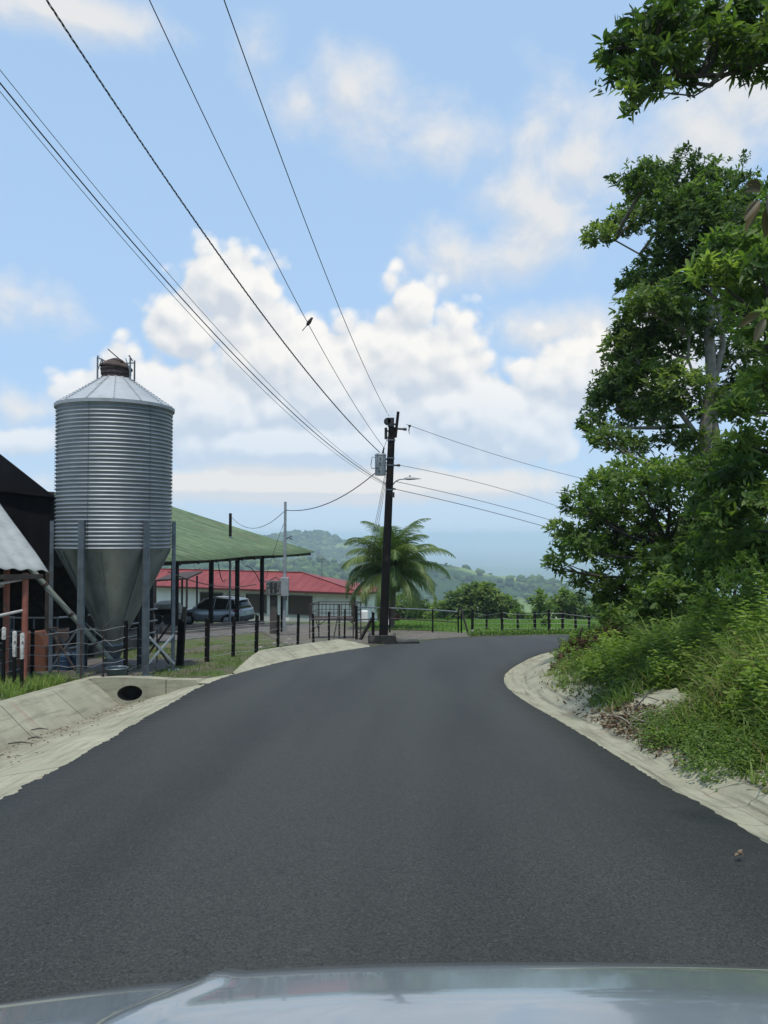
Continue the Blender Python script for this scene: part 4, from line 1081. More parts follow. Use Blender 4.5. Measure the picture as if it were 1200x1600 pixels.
# ------------------------------------------------------------------ parked car
def build_suv():
    pos = at(338, 972, 47.0); g = G(pos.x, pos.y); hd = math.radians(180 - 22)
    t = thing('parked_car', 'blue-grey compact SUV parked under the shed in front of the house', 'car', (0, 0, 0))
    def st(rows, name, mat, par, smooth=True, bev=0):
        m = MB(); m.grid(rows); b = len(rows[0]); m.add(rows[0], [tuple(range(b))]); m.add(rows[-1], [tuple(range(b))[::-1]])
        return m.build(name, mat, par, smooth='auto')
    # body stations: x, half width, belt height, bottom, crown
    S = [(-2.22, .70, .95, .42, .0), (-2.16, .84, 1.02, .32, .02), (-1.9, .90, 1.06, .26, .03), (-1.2, .925, 1.04, .22, .04), (-.2, .93, 1.00, .20, .04), (.75, .925, .98, .20, .05),
         (1.1, .92, .96, .21, .06), (1.7, .89, .88, .24, .07), (2.05, .82, .78, .30, .07), (2.2, .70, .66, .36, .04)]
    rows = []
    for x, w, zb, z0, cr in S:
        half = [(w * .80, z0), (w * .97, z0 + .10), (w, z0 + (zb - z0) * .45), (w * .985, zb - .12), (w * .93, zb - .01), (w * .55, zb + cr * .8), (0, zb + cr)]
        rows.append([(x, y, z) for y, z in half] + [(x, -y, z) for y, z in half[-2::-1]])
    body = st(rows, 'body', M['carpaint'], t)
    # glasshouse
    S = [(-2.05, .74, .62, 1.02, 1.18), (-1.85, .80, .62, 1.03, 1.50), (-1.3, .82, .64, 1.02, 1.62), (-.3, .83, .66, .98, 1.66), (.35, .82, .64, .98, 1.58), (.95, .80, .62, .97, 1.22), (1.2, .78, .60, .96, .99)]
    rows = []
    for x, w, wt, z0, z1 in S:
        half = [(w, z0), (w * .99, z0 + .02), (wt + .03, z1 - .06), (wt * .8, z1), (0, z1 + .015)]
        rows.append([(x, y, z) for y, z in half] + [(x, -y, z) for y, z in half[-2::-1]])
    glass = st(rows, 'windows', M['window'], t)
    rows = []
    for x, w, z in ((-1.98, .60, 1.53), (-1.7, .66, 1.60), (-1.3, .68, 1.645), (-.3, .69, 1.685), (.3, .66, 1.61), (.5, .62, 1.54)):
        rows.append([(x, w, z - .07), (x, w * .92, z - .01), (x, w * .5, z + .02), (x, 0, z + .028), (x, -w * .5, z + .02), (x, -w * .92, z - .01), (x, -w, z - .07)])
    m = MB(); m.grid(rows); m.grid([[(x, y, z - .08 if abs(y) < .5 else z) for x, y, z in r] for r in rows][::-1]); m.build('roof', M['carpaint'], t, smooth='auto')
    for sy in (-1, 1):
        for pa, pb, w1, w2 in (((1.18, sy * .79, .97), (.40, sy * .67, 1.56), .06, .05), ((-.35, sy * .84, .98), (-.42, sy * .70, 1.62), .05, .03), ((-1.25, sy * .83, 1.02), (-1.35, sy * .68, 1.60), .07, .03), ((-2.02, sy * .78, 1.02), (-1.75, sy * .66, 1.55), .16, .05)):
            m = MB(); m.bar(pa, pb, w1, w2); m.build('pillar', M['carpaint'], t)
        m = MB(); m.bar((-1.6, sy * .58, 1.69), (.1, sy * .58, 1.70), .04, .03); m.build('roof_rail', M['black_plastic'], t)
        m = MB(); m.box((.80, sy * .98, 1.06), (.14, .16, .12)); m.build('mirror', M['carpaint'], t, bevel=.03)
        m = MB(); m.prism([(-2.24, sy * .66, 1.0), (-1.86, sy * .935, 1.05), (-1.80, sy * .94, .90), (-2.2, sy * .74, .80)], (0, 0, 0), (0, sy * .02, 0)); m.build('tail_lamp', M['redlamp'], t)
        m = MB(); m.prism([(2.16, sy * .70, .74), (1.72, sy * .895, .84), (1.74, sy * .90, .72), (2.12, sy * .76, .64)], (0, 0, 0), (0, sy * .02, 0)); m.build('headlight', M['lamp_glass'], t)
        for x in (-1.33, 1.36):
            w = MB(); w.lathe([(.0, 0), (.405, 0), (.405, .02)], 30, (x, sy * .915 if sy > 0 else -.935, .36), axis='y'); a = w.build('wheel_arch', M['black_plastic'], body)
            w = MB(); y = sy * .90
            w.lathe([(.22, -.11), (.31, -.11), (.345, -.08), (.35, 0), (.345, .08), (.31, .11), (.22, .11)], 30, (x, sy * .86, .35), axis='y'); wh = w.build('wheel', M['tyre'], t, smooth='auto')
            r = MB(); r.lathe([(.225, .09 * sy), (.21, .06 * sy), (.07, .085 * sy), (.05, .10 * sy), (0, .10 * sy)], 20, (x, sy * .86, .35), axis='y')
            for k in range(5):
                a = k * 2 * math.pi / 5; r.bar((x + .05 * math.cos(a), sy * .965, .35 + .05 * math.sin(a)), (x + .21 * math.cos(a), sy * .96, .35 + .21 * math.sin(a)), .05, .02, up=(0, 1, 0))
            r.build('rim', M['rim'], wh, smooth='auto')
    m = MB(); m.box((-2.20, 0, .50), (.12, 1.5, .28)); m.build('rear_bumper', M['black_plastic'], t, bevel=.04)
    m = MB(); m.box((-2.235, 0, .80), (.012, .50, .13)); m.build('number_plate', M['white_paint'], t)
    m = MB(); m.box((2.19, 0, .50), (.05, 1.1, .20)); m.build('grille', M['black_plastic'], t)
    t.location = (pos.x, pos.y, g + .02); t.rotation_euler = (0, 0, hd)
build_suv()

# ------------------------------------------------------------------ utility pole, lines, service pole
PB = Vector(at(598, 1000, 26.3)); PB.z = G(PB.x, PB.y); PT = Vector(at(613, 652, 26.5))
def pole_pt(py):
    f = (1000 - py) / (1000 - 652); return PB.lerp(PT, f)
def build_pole():
    t = thing('utility_pole', 'tall dark utility pole with grey transformer and street lamp beside the bend', 'utility pole', PB)
    m = MB(); m.tube([PB - Vector((0, 0, .3)), PB.lerp(PT, .5), PB.lerp(PT, .955)], [.155, .135, .118], 16); m.build('pole', M['pole'], t, smooth='auto')
    m = MB(); p = pole_pt(668); m.tube([p + Vector((.12, 0, -.35)), p + Vector((.22, 0, .55))], .05, 8); m.build('pole_pin', M['pole'], t, smooth='auto')
    p = pole_pt(658); m = MB(); m.lathe([(.0, -.10), (.11, -.10), (.13, -.04), (.09, 0), (.13, .04), (.11, .1), (0, .1)], 16, p + Vector((-.16, -.05, -.02)), axis='y'); m.box(p + Vector((-.04, -.05, -.05)), (.22, .2, .3)); m.build('insulator', M['black_plastic'], t, smooth='auto')
    m = MB(); q = pole_pt(675); m.tube([q + Vector((-.2, 0, .15)), q + Vector((-.2, 0, -.25))], .05, 8); m.tube([q + Vector((-.2, 0, .05)), q + Vector((0, 0, .0))], .03, 6); m.tube([q + Vector((.05, 0, .12)), q + Vector((.42, 0, .10))], .035, 8); m.tube([q + Vector((.40, 0, .10)), q + Vector((.52, 0, .09))], .05, 8)
    m.tube([q + Vector((0, 0, -.3)), q + Vector((-.16, 0, -.2)), q + Vector((-.19, 0, .1))], .015, 5)
    m.build('fuse_cutout', M['black_plastic'], t, smooth='auto')
    for py in (663, 688, 716, 727, 765):
        p = pole_pt(py); m = MB(); m.tube([p - Vector((0, 0, .02)), p + Vector((0, 0, .02))], .145, 14); m.build('clamp_band', M['galv_leg'], t)
    p = pole_pt(727); tr = MB(); c = p + Vector((-.34, -.02, 0)); tr.lathe([(.0, -.35), (.185, -.35), (.19, -.33), (.19, .32), (.20, .33), (.20, .36), (.17, .40), (0, .41)], 24, c)
    o = tr.build('transformer', M['grey_metal'], t, smooth='auto')
    m = MB(); m.tube([c + Vector((.08, 0, .38)), c + Vector((.12, 0, .62))], [.045, .02], 8); m.tube([c + Vector((.12, 0, .6)), c + Vector((.30, 0, 1.1))], .008, 4)
    for dz in (-.22, .05, .22): m.box(c + Vector((-.02 + dz * .1, -.195, dz)), (.05, .03, .05))
    m.tube([c + Vector((-.17, -.1, .25)), c + Vector((-.28, -.1, .28)), c + Vector((-.33, -.1, .0)), c + Vector((-.3, -.1, -.12)), c + Vector((-.05, -.2, -.1))], .012, 5); m.build('bushing', M['black_plastic'], o)
    m = MB()
    m.bar(p + Vector((-.2, 0, .2)), p + Vector((0, 0, .2)), .06); m.bar(p + Vector((-.2, 0, -.2)), p + Vector((0, 0, -.2)), .06); m.build('bracket', M['galv_leg'], t)
    p = pole_pt(757); m = MB(); m.tube([p + Vector((.12, -.02, .0)), p + Vector((.20, -.05, .10)), p + Vector((.34, -.1, .17)), p + Vector((.55, -.15, .19))], .022, 8); arm = m.build('lamp_arm', M['grey_metal'], t, smooth=True)
    m = MB(); q = p + Vector((.50, -.15, .19)); rows = []
    for k, (x, w, h) in enumerate(((0, .03, .03), (.08, .07, .06), (.2, .09, .07), (.34, .08, .05), (.50, .05, .025), (.58, .02, .012))):
        rows.append([q + Vector((x, w * math.cos(a), h * math.sin(a) * (.6 if math.sin(a) < 0 else 1))) for a in [2 * math.pi * i / 12 for i in range(13)]])
    m.grid(rows); m.box(q + Vector((.2, 0, .09)), (.06, .06, .06)); m.build('lamp_head', M['grey_metal'], arm, smooth='auto')
    p = pole_pt(727); m = MB(); m.tube([p + Vector((.1, 0, 0)), p + Vector((.28, 0, .0))], .03, 8); m.tube([p + Vector((.24, 0, 0)), p + Vector((.34, 0, 0))], .045, 8)
    r = pole_pt(763); m.tube([r + Vector((.08, 0, 0)), r + Vector((.22, 0, -.02))], .03, 8); m.box(r + Vector((.13, -.05, -.22)), (.1, .08, .18)); m.build('insulator', M['black_plastic'], t, smooth='auto')
build_pole()
def build_base():
    a = gnd(580, 1008); b = gnd(634, 1003); m = MB()
    c = PB + Vector((-.02, -.16, 0)); g = c.z
    t = thing('pole_footing', 'dark mossy concrete box around the foot of the utility pole', 'footing', (c.x, c.y, g))
    m.box((c.x - .0, c.y - .38, g + .08), (.90, .10, .50)); m.box((c.x - .42, c.y + .1, g + .08), (.10, .86, .48)); m.box((c.x + .42, c.y + .1, g + .07), (.10, .86, .44)); m.build('box', M['box_dark'], t, bevel=.01)
    m = MB(); m.box((c.x + .85, c.y - .22, g + .06), (.75, .55, .16), .1); m.build('slab', M['box_dark'], t, bevel=.01)
build_base()

def wire_fit(P1, A, B, X0, Y0):
    """parabolic span from P1 to plane Y0 passing the pixel sightlines A and B"""
    dX, dY = X0 - P1.x, Y0 - P1.y
    eq = []
    for (px, py) in (A, B):
        u = (px - 600) / F; t = (u * P1.y - P1.x) / (dX - u * dY); Y = P1.y + dY * t
        Z = at(px, py, Y).z; eq.append((t, Z - P1.z))
    (t1, z1), (t2, z2) = eq
    # z = a t - 4 s t (1 - t)
    c1, c2 = -4 * t1 * (1 - t1), -4 * t2 * (1 - t2); det = t1 * c2 - t2 * c1
    a = (z1 * c2 - z2 * c1) / det; s = (t1 * z2 - t2 * z1) / det
    return a, s
def span(name, label, P1, X0, Y0, a, s, r, mat, n=60, cat='power line', group=None, end=1.0, twist=0):
    pts = []
    for k in range(n + 1):
        t = end * k / n; pts.append(Vector((P1.x + (X0 - P1.x) * t, P1.y + (Y0 - P1.y) * t, P1.z + a * t - 4 * s * t * (1 - t))))
    m = MB()
    if twist:
        N = n * 12; P = [pts[0].lerp(pts[0], 0)] ; dense = []
        for k in range(N + 1):
            f = k / N * n; i = min(int(f), n - 1); dense.append(pts[i].lerp(pts[i + 1], f - i))
        for ph in (0, 2 * math.pi / 3, 4 * math.pi / 3):
            m.tube([p + Vector((math.cos(i * .8 + ph) * twist, 0, math.sin(i * .8 + ph) * twist)) for i, p in enumerate(dense)], r, 4, False)
    else: m.tube(pts, r, 5, False)
    o = m.build(name, M[mat], None, smooth=True); tag(o, label, cat, group); return pts
Y0 = -14
def w(label, p1, A, B, X0, r, mat, twist=0):
    a, s = wire_fit(p1, A, B, X0, Y0); print('wire', label[:28], 'rise %.2f sag %.2f' % (a, s))
    return span('overhead_wire', label, p1, X0, Y0, a, s, r, mat, group='overhead lines from the pole towards the camera', twist=twist)
p_top = pole_pt(652) + Vector((-.16, 0, 0)); p_tr = pole_pt(703) + Vector((-.3, 0, 0)); p_low = pole_pt(757)
w('overhead wire reaching the very top of the pole, rightmost of the spans above', pole_pt(650) + Vector((-.12, 0, 0)), (345, 0), (548, 525), -5.0, .008, 'cable')
WB = w('overhead wire on which the small bird sits', pole_pt(702) + Vector((-.2, 0, 0)), (226, 0), (480, 505), -8.0, .008, 'cable')
w('thick twisted black cable running up left from the transformer', pole_pt(707) + Vector((-.38, 0, 0)), (62, 0), (330, 385), -11.5, .0075, 'cable', twist=.011)
w('uppermost thin wire of the low triple crossing left above the silo', p_low + Vector((-.1, 0, .03)), (0, 122), (262, 430), -13.0, .0055, 'cable_alu')
w('thick middle wire of the low triple crossing left above the silo', p_low + Vector((-.1, 0, 0)), (0, 142), (262, 445), -13.3, .011, 'cable')
w('lowest thin wire of the low triple crossing left above the silo', p_low + Vector((-.1, 0, -.05)), (0, 155), (262, 456), -13.3, .0055, 'cable_alu')
# right-hand spans follow the road downhill to the next pole behind the trees
NP = Vector((26, 44, 0))
def wr(label, p1, A, B, r, mat):
    a, s = wire_fit(p1, A, B, NP.x, NP.y); print('wireR', label[:28], 'rise %.2f sag %.2f' % (a, s))
    return span('overhead_wire', label, p1, NP.x, NP.y, a, s, r, mat, group='overhead lines from the pole to the right', end=1.0)
RT = wr('topmost wire leading right from the pole with a small clamp hanging on it', pole_pt(663) + Vector((.5, 0, 0)), (780, 712), (925, 751), .009, 'cable_alu')
wr('second wire leading right from beside the transformer', pole_pt(727) + Vector((.34, 0, 0)), (740, 752), (868, 790), .009, 'cable_alu')
wr('third wire leading right from under the street lamp', pole_pt(752) + Vector((.2, 0, 0)), (740, 780), (858, 812), .010, 'cable')
wr('lowest wire leading right from the pole', pole_pt(764) + Vector((.2, 0, 0)), (740, 793), (852, 823), .011, 'cable')
m = MB(); q = Vector(at(640, 668, 27.6)); m.box(q + Vector((0, 0, .06)), (.10, .05, .07)); m.tube([q + Vector((0, 0, .05)), q + Vector((-.03, 0, -.12))], .022, 6); m.tube([q + Vector((-.03, 0, -.1)), q + Vector((-.01, 0, -.24))], .012, 6)
tag(m.build('wire_clamp', M['black_plastic'], None), 'small dark clamp hanging on the topmost right wire', 'clamp')
m = MB(); q = Vector(at(550, 528, 24)); 
# service drops to the house
for k, (ax, bx, lab) in enumerate(((588, 563, 'leftmost thin service wire dropping from the pole behind the palm'), (592, 567, 'second thin service wire dropping from the pole behind the palm'), (597, 572, 'third thin service wire dropping from the pole behind the palm'), (602, 588, 'rightmost thin service wire dropping from the pole behind the palm'))):
    A = pole_pt(757) + Vector((-.05 - .04 * (3 - k), 0, .3 if k < 3 else -.4)); B = Vector(at(bx - 8, 915, 58)); pts = [A.lerp(B, i / 24) - Vector((0, 0, 4 * .9 * (i / 24) * (1 - i / 24))) for i in range(25)]
    m = MB(); m.tube(pts, .009, 5, False); tag(m.build('service_wire', M['cable_alu'], None), lab, 'wire', 'service drops from the pole to the house')
# service pole with meter boxes
SP = Vector(at(444, 990, 32.6)); SP.z = G(SP.x, SP.y)
def build_service():
    t = thing('service_pole', 'slim grey service pole with an electrical cabinet in front of the shed', 'pole', SP)
    zt = CAMZ + (835 - 784) / F * 32.6; m = MB(); m.tube([SP - Vector((0, 0, .2)), Vector((SP.x + .03, SP.y, zt))], [.08, .055], 12); m.build('pole', M['grey_metal'], t, smooth='auto')
    z = CAMZ - (917 - 835) / F * 32.6
    m = MB(); m.box((SP.x + .03, SP.y - .16, z + .02), (.34, .24, .78)); m.build('cabinet', M['grey_metal'], t, bevel=.015)
    m = MB(); m.box((SP.x - .42, SP.y - .20, z - .02), (.62, .26, .60)); b = m.build('meter_box', surf('grimy_meter_box', (.06, .065, .06), (.20, .21, .20), 9, .8, c3=(.03, .03, .03), s3=14, t3=(.45, .6)), t, bevel=.02)
    m = MB(); m.box((SP.x - .50, SP.y - .34, z + .02), (.10, .03, .42)); m.box((SP.x - .33, SP.y - .34, z - .0), (.12, .03, .36)); m.build('meter', M['black_plastic'], b)
    m = MB(); c = (SP.x - .44, SP.y - .05); g = G(*c); m.box((c[0], c[1], (g + z - .3) / 2), (.30, .22, z - .3 - g + .02)); m.build('pedestal', M['post_conc'], t, bevel=.01)
    m = MB(); g = G(SP.x - .14, SP.y + .3); m.box((SP.x - .13, SP.y + .3, (g + z) / 2 - .1), (.12, .12, z - g - .1)); m.build('brace_post', M['black_post'], t)
    m = MB(); q = Vector((SP.x, SP.y, CAMZ - (842 - 835) / F * 32.6))
    m.tube([q, q + Vector((.2, -.05, .05)), q + Vector((.32, -.05, -.02))], .025, 6); m.tube([q + Vector((.2, 0, .05)), q + Vector((.24, 0, .12)), q + Vector((.33, 0, .08))], .02, 5); m.build('hook', M['black_plastic'], t)
    m = MB(); m.tube([(SP.x - .2, SP.y - .05, z + .3), (SP.x - .35, SP.y, z + .42), (SP.x - .6, SP.y, z + .28), (SP.x - .9, SP.y, z + .2)], .02, 6); m.tube([(SP.x - .05, SP.y, z - .38), (SP.x + .1, SP.y - .1, z - .55), (SP.x + .12, SP.y - .1, z - .2)], .02, 6); m.build('conduit', M['cable'], t)
    # drooping cable from the big pole
    A = pole_pt(722) + Vector((-.1, -.1, 0)); B = Vector((SP.x + .03, SP.y, CAMZ + (835 - 797) / F * 32.6)); C = Vector(at(360, 806, 45))
    def hang(a, b, s, r, lab, mat='cable'):
        m = MB(); m.tube([a.lerp(b, i / 30) - Vector((0, 0, 4 * s * (i / 30) * (1 - i / 30))) for i in range(31)], r, 6, False); tag(m.build('service_wire', M[mat], None, smooth=True), lab, 'wire')
    hang(A, B, .52, .017, 'thick black cable drooping from the tall pole to the slim grey pole')
    hang(B, C, .75, .013, 'thin cable drooping from the slim grey pole across the green roof')
    hang(Vector((SP.x, SP.y, B.z - .5)), Vector((SP.x - .9, SP.y + .8, z + .35)), -.1, .009, 'thin slanting wire beside the slim grey pole above the cabinet')
    t = thing('yard_mast', 'thin steel mast rising behind the green shed roof', 'mast', onG((C.x, C.y)))
    g = G(C.x, C.y); m = MB(); m.tube([(C.x, C.y, g), (C.x, C.y, C.z - .6)], .065, 10); m.build('lower_tube', M['grey_metal'], t, smooth='auto')
    m = MB(); m.tube([(C.x, C.y, C.z - 1.2), (C.x, C.y, C.z + .15)], .085, 10); m.build('dark_top', M['black_post'], t)
build_service()

def build_bird():
    # sits on its wire
    best = min(range(len(WB) - 1), key=lambda i: abs((WB[i].x / WB[i].y if WB[i].y > 1 else 9) - (482 - 600) / F))
    a, b = WB[best], WB[best + 1]; u = (482 - 600) / F; f = (u * a.y - a.x) / ((b.x - a.x) - u * (b.y - a.y)); p = a.lerp(b, f)
    bm = MB(); ax = Vector((.45, -.1, .62)).normalized(); L = .17
    prof = [(-.10, .006), (-.085, .022), (-.05, .038), (0, .046), (.045, .040), (.075, .030), (.10, .031), (.118, .026), (.134, .010)]
    c = p + Vector((0.0, 0, .075)); rows = []
    sx = ax.orthogonal().normalized(); sy = ax.cross(sx)
    for x, r in prof: rows.append([c + ax * x + (sx * math.cos(k * math.pi / 6) + sy * math.sin(k * math.pi / 6)) * r for k in range(13)])
    bm.grid(rows)
    tl = c - ax * .08; bm.bar(tl, tl - Vector((.11, 0, .13)), .035, .01)
    hd = c + ax * .115; bm.tube([hd, hd + Vector((.045, 0, .008))], [.010, .001], 6)
    for s in (-1, 1): bm.tube([c + Vector((0, .015 * s, -.03)), p + Vector((0, .015 * s, .01))], .003, 4)
    w_ = [c + ax * .05 + sy * .045, c - ax * .02 + sy * .052, c - ax * .12 + sy * .02, c - ax * .03 + sx * .04]; bm.add(w_, [(0, 1, 2, 3)])
    tag(bm.build('bird', M['bird'], None, smooth=True), 'small dark bird perched on an overhead wire before the clouds', 'bird')
build_bird()

# ------------------------------------------------------------------ fences and gate
def fence_wires(t, tops, fr, mat='wire', r=.006, wob=.012, seed=0):
    rd = random.Random(seed)
    for f in fr:
        pts = []
        for i, (b, h) in enumerate(tops):
            pts.append(Vector((b.x, b.y - .05, b.z + h * f + rd.uniform(-wob, wob))))
            if i < len(tops) - 1:
                b2, h2 = tops[i + 1]; mid = Vector(((b.x + b2.x) / 2, (b.y + b2.y) / 2 - .05, (b.z + b2.z) / 2 + (h + h2) / 2 * f - .02 + rd.uniform(-wob, wob))); pts.append(mid)
        m = MB(); m.tube(pts, r, 4, False); m.build('wire', M[mat], t)
def post_mesh(b, h, w, lean=(0, 0), round_=False, tip=True):
    m = MB(); top = Vector((b.x + lean[0], b.y + lean[1], b.z + h)); lo = b - Vector((0, 0, .25))
    if round_: m.tube([lo, b.lerp(top, .5), top], [w * .52, w * .5, w * .47], 10)
    else:
        m.bar(lo, top, w, w * .85)
        if tip:
            k = len(m.v) - 4; m.v[k] = (m.v[k][0], m.v[k][1], m.v[k][2] + w * .5); m.v[k + 1] = (m.v[k + 1][0], m.v[k + 1][1], m.v[k + 1][2] + w * .35)
    return m
def build_fences():
    rd = random.Random(5)
    # wooden post fence from the silo to the pole
    L = [(280, 926, 1040, .17), (323, 968, 1034, .115), (364, 966, 1026, .10), (400, 963, 1020, .11), (434, 962, 1013, .10), (465, 961, 1008, .10), (490, 960, 1005, .09), (514, 957, 1002, .085), (538, 953, 998, .08)]
    t = thing('barbed_wire_fence', 'barbed wire fence on black wooden posts between the silo and the utility pole', 'fence', onG((gnd(364, 1026).x, gnd(364, 1026).y)))
    tops = []
    for k, (px, y0, y1, wd) in enumerate(L):
        p = gnd(px, y1); b = onG(p); h = (y1 - y0) / F * p.y; lean = (rd.uniform(-.03, .03), 0)
        if k == 0: h = 1.0; lean = (.06, 0)
        o = post_mesh(b, h, wd, lean).build('post', M['black_post'], t, bevel=.008)
        if k == 0:
            m = MB(); m.tube([b + Vector((.02, 0, .4)), b + Vector((.08, .02, 1.0)), b + Vector((.12, .0, 1.35))], [.07, .075, .05], 8); m.build('post_stump_top', M['bark_dark'], t)
        tops.append((b, min(h, 1.0)))
    fence_wires(t, tops, (.12, .36, .60, .84), seed=3)
    # steel rod fence in front of the silo
    t = thing('rod_fence', 'wire fence on thin steel rods in front of the silo legs', 'fence', onG((-5.9, 13.6)))
    R = [(50, 984, 1066), (91, 982, 1062), (126, 976, 1070), (161, 978, 1061), (196, 971, 1056), (215, 976, 1046), (245, 985, 1036), (280, 1000, 1040)]
    tops = []
    for k, (px, y0, y1) in enumerate(R):
        p = gnd(px, y1); b = onG(p); h = (y1 - y0) / F * p.y; tops.append((b, h if k < 7 else .8))
        if k == 7: continue
        m = MB()
        if px in (91,): m.tube([b - Vector((0, 0, .1)), b + Vector((0, 0, h - .05)), b + Vector((-.03, 0, h)), b + Vector((-.12, 0, h))], .017, 8)
        elif px in (50,): m = post_mesh(b, h, .06, (0, 0))
        elif px == 196: m = post_mesh(b, h, .085, (0, 0), True)
        elif px == 126: m.tube([b - Vector((0, 0, .1)), b + Vector((0, 0, h - .1)), b + Vector((-.06, 0, h))], .02, 8)
        else: m.tube([b - Vector((0, 0, .1)), b + Vector((0, 0, h))], .017, 8)
        m.build('post', M['black_post' if px in (50, 196, 215) else 'rust_dark'], t)
    x0 = onG(gnd(-40, 1085)); tops = [(x0, .95)] + tops
    fence_wires(t, tops, (.10, .30, .50, .70, .92), seed=8, r=.0075, wob=.025)
    # three white-topped posts at the left edge
    for k, (px, y0, y1, lab) in enumerate(((5, 980, 1070, 'tallest dark post with a whitewashed cap at the left edge'), (22, 986, 1060, 'middle of the three white-capped posts at the left edge'), (34, 989, 1062, 'rightmost of the three white-capped posts at the left edge'))):
        p = at(px, y1, 12.75 - .1 * k); b = onG(p); h = at(px, y0, p.y).z - b.z
        t = thing('fence_post', lab, 'post', b, 0, 'white-capped fence posts'); post_mesh(b, h - .06, .058, (0, 0), True).build('shaft', M['black_post'], t)
        m = MB(); m.tube([b + Vector((0, 0, h - .42 if k else h - .2)), b + Vector((0, 0, h - .02)), b + Vector((0, 0, h))], [.033, .034, .022], 10); m.build('cap', M['post_white'], t, smooth='auto')
    # meadow fence behind the bend
    t = thing('meadow_fence', 'barbed wire fence on black posts along the far side of the bend', 'fence', onG((4.5, 33.6)))
    tops = []
    for (px, y0, y1, wd) in ((738, 957, 991, .12), (760, 958, 985, .10), (785, 955, 988, .12), (809, 958, 988, .09), (836, 957, 987, .13), (858, 956, 989, .12), (879, 957, 989, .12), (900, 960, 989, .11), (921, 963, 989, .11), (940, 965, 988, .11), (962, 966, 988, .11), (986, 966, 988, .11), (1010, 967, 988, .11)):
        p = gnd(px, min(y1, 988.5)); b = onG((p.x, max(p.y, 33.3))); h = (y1 - y0) / F * 33.6 + .06
        post_mesh(b, h, wd, (rd.uniform(-.03, .03), 0), True).build('post', M['black_post'], t); tops.append((b, h))
    fence_wires(t, tops, (.2, .42, .64, .88), r=.008, seed=6)
    b = tops[0][0]; m = MB(); m.tube([b, b + Vector((0, 0, .14))], .075, 10); m.build('white_foot', M['post_white'], t)
    m = MB(); q = onG(gnd(727, 990)); m.bar(q + Vector((.12, 0, 0)), q + Vector((-.18, .1, 1.1)), .07); m.build('brace', M['darkwood'], t)
    # pipe gate across the drive
    t = thing('pipe_gate', 'long low pipe gate between the cage platform and the meadow fence', 'gate', onG(gnd(640, 988)))
    P = []
    for (px, y0, y1, Y) in ((557, 949, 1000, 28.3), (609, 950, 986, 33.8), (676, 953, 989, 33.8), (716, 956, 990, 33.5), (721, 956, 990, 33.4)):
        a = at(px, y1, Y); b = onG(a); zt = at(px, y0, Y).z; P.append((b, zt)); m = MB(); m.tube([b - Vector((0, 0, .1)), Vector((b.x, b.y, zt + .05))], .035 if px != 557 else .05, 8); m.build('post', M['black_post'], t)
    for i in range(3):
        (a, za), (b, zb) = P[i], P[i + 1]
        for dz, r in ((0, .028), (-.46, .024), (-.92, .016)):
            m = MB(); A = Vector((a.x, a.y, max(za + dz, a.z + .08))); B = Vector((b.x, b.y, max(zb + dz, b.z + .08))); m.tube([A, B], r, 8); m.build('rail', M['galv_leg' if dz == 0 else 'rust_dark'], t)
    # brace posts by the footing
    t = thing('corner_post', 'black fence corner post with a slanting prop left of the pole footing', 'post', onG(gnd(583, 1001)))
    b = onG(gnd(583, 1002)); post_mesh(b, 1.0, .12).build('post', M['black_post'], t); m = MB(); q = onG(gnd(563, 1000)); m.bar(q, b + Vector((-.03, 0, .82)), .085); m.build('prop', M['darkwood'], t)
build_fences()
def build_cage():
    Y = 29.0; x0, x1 = at(484, 960, Y).x, at(552, 960, Y).x; g = G((x0 + x1) / 2, Y); D = 1.1; zd = CAMZ - (968 - 835) / F * Y; zt = CAMZ - (944 - 835) / F * Y
    t = thing('stock_platform', 'raised rusty steel platform with railings on splayed legs by the drive', 'platform', ((x0 + x1) / 2, Y, g))
    m = MB(); m.box(((x0 + x1) / 2, Y + D / 2, zd), (x1 - x0, D, .05)); m.build('deck', M['rust_dark'], t)
    C = [(x0, Y), (x1, Y), (x1 + .25, Y + D), (x0 + .25, Y + D)]
    for i in range(4):
        a, b = C[i], C[(i + 1) % 4]
        for z in (zt, (zt + zd) / 2, zd + .12):
            m = MB(); m.bar((*a, z), (*b, z), .03 if z == zt else .018); m.build('rail', M['rust_dark'], t)
        m = MB(); n = 11 if i in (0, 2) else 7
        for k in range(1, n): m.bar((a[0] + (b[0] - a[0]) * k / n, a[1] + (b[1] - a[1]) * k / n, zd), (a[0] + (b[0] - a[0]) * k / n, a[1] + (b[1] - a[1]) * k / n, zt), .013)
        m.build('railing_bars', M['rust_dark'], t)
        gg = G(*a); m = MB(); m.bar((*a, gg - .05), (*a, zt), .045); m.build('leg', M['rust_dark'], t)
        c = ((a[0] + b[0]) / 2, (a[1] + b[1]) / 2); m = MB(); m.bar((a[0], a[1], gg + .25), (a[0] + (c[0] - a[0]) * .75, a[1] + (c[1] - a[1]) * .75, zd), .025); m.build('brace', M['rust_dark'], t)
    mx = x0 + (x1 - x0) * .68; m = MB(); m.bar((mx, Y - .03, G(mx, Y)), (mx, Y - .03, zt), .07); m.build('leg', M['darkwood'], t)
    m = MB(); m.bar((x0 + .9, Y - .05, G(x0, Y)), (x0 + 1.05, Y, zd + .1), .04); m.build('brace', M['darkwood'], t)
build_cage()
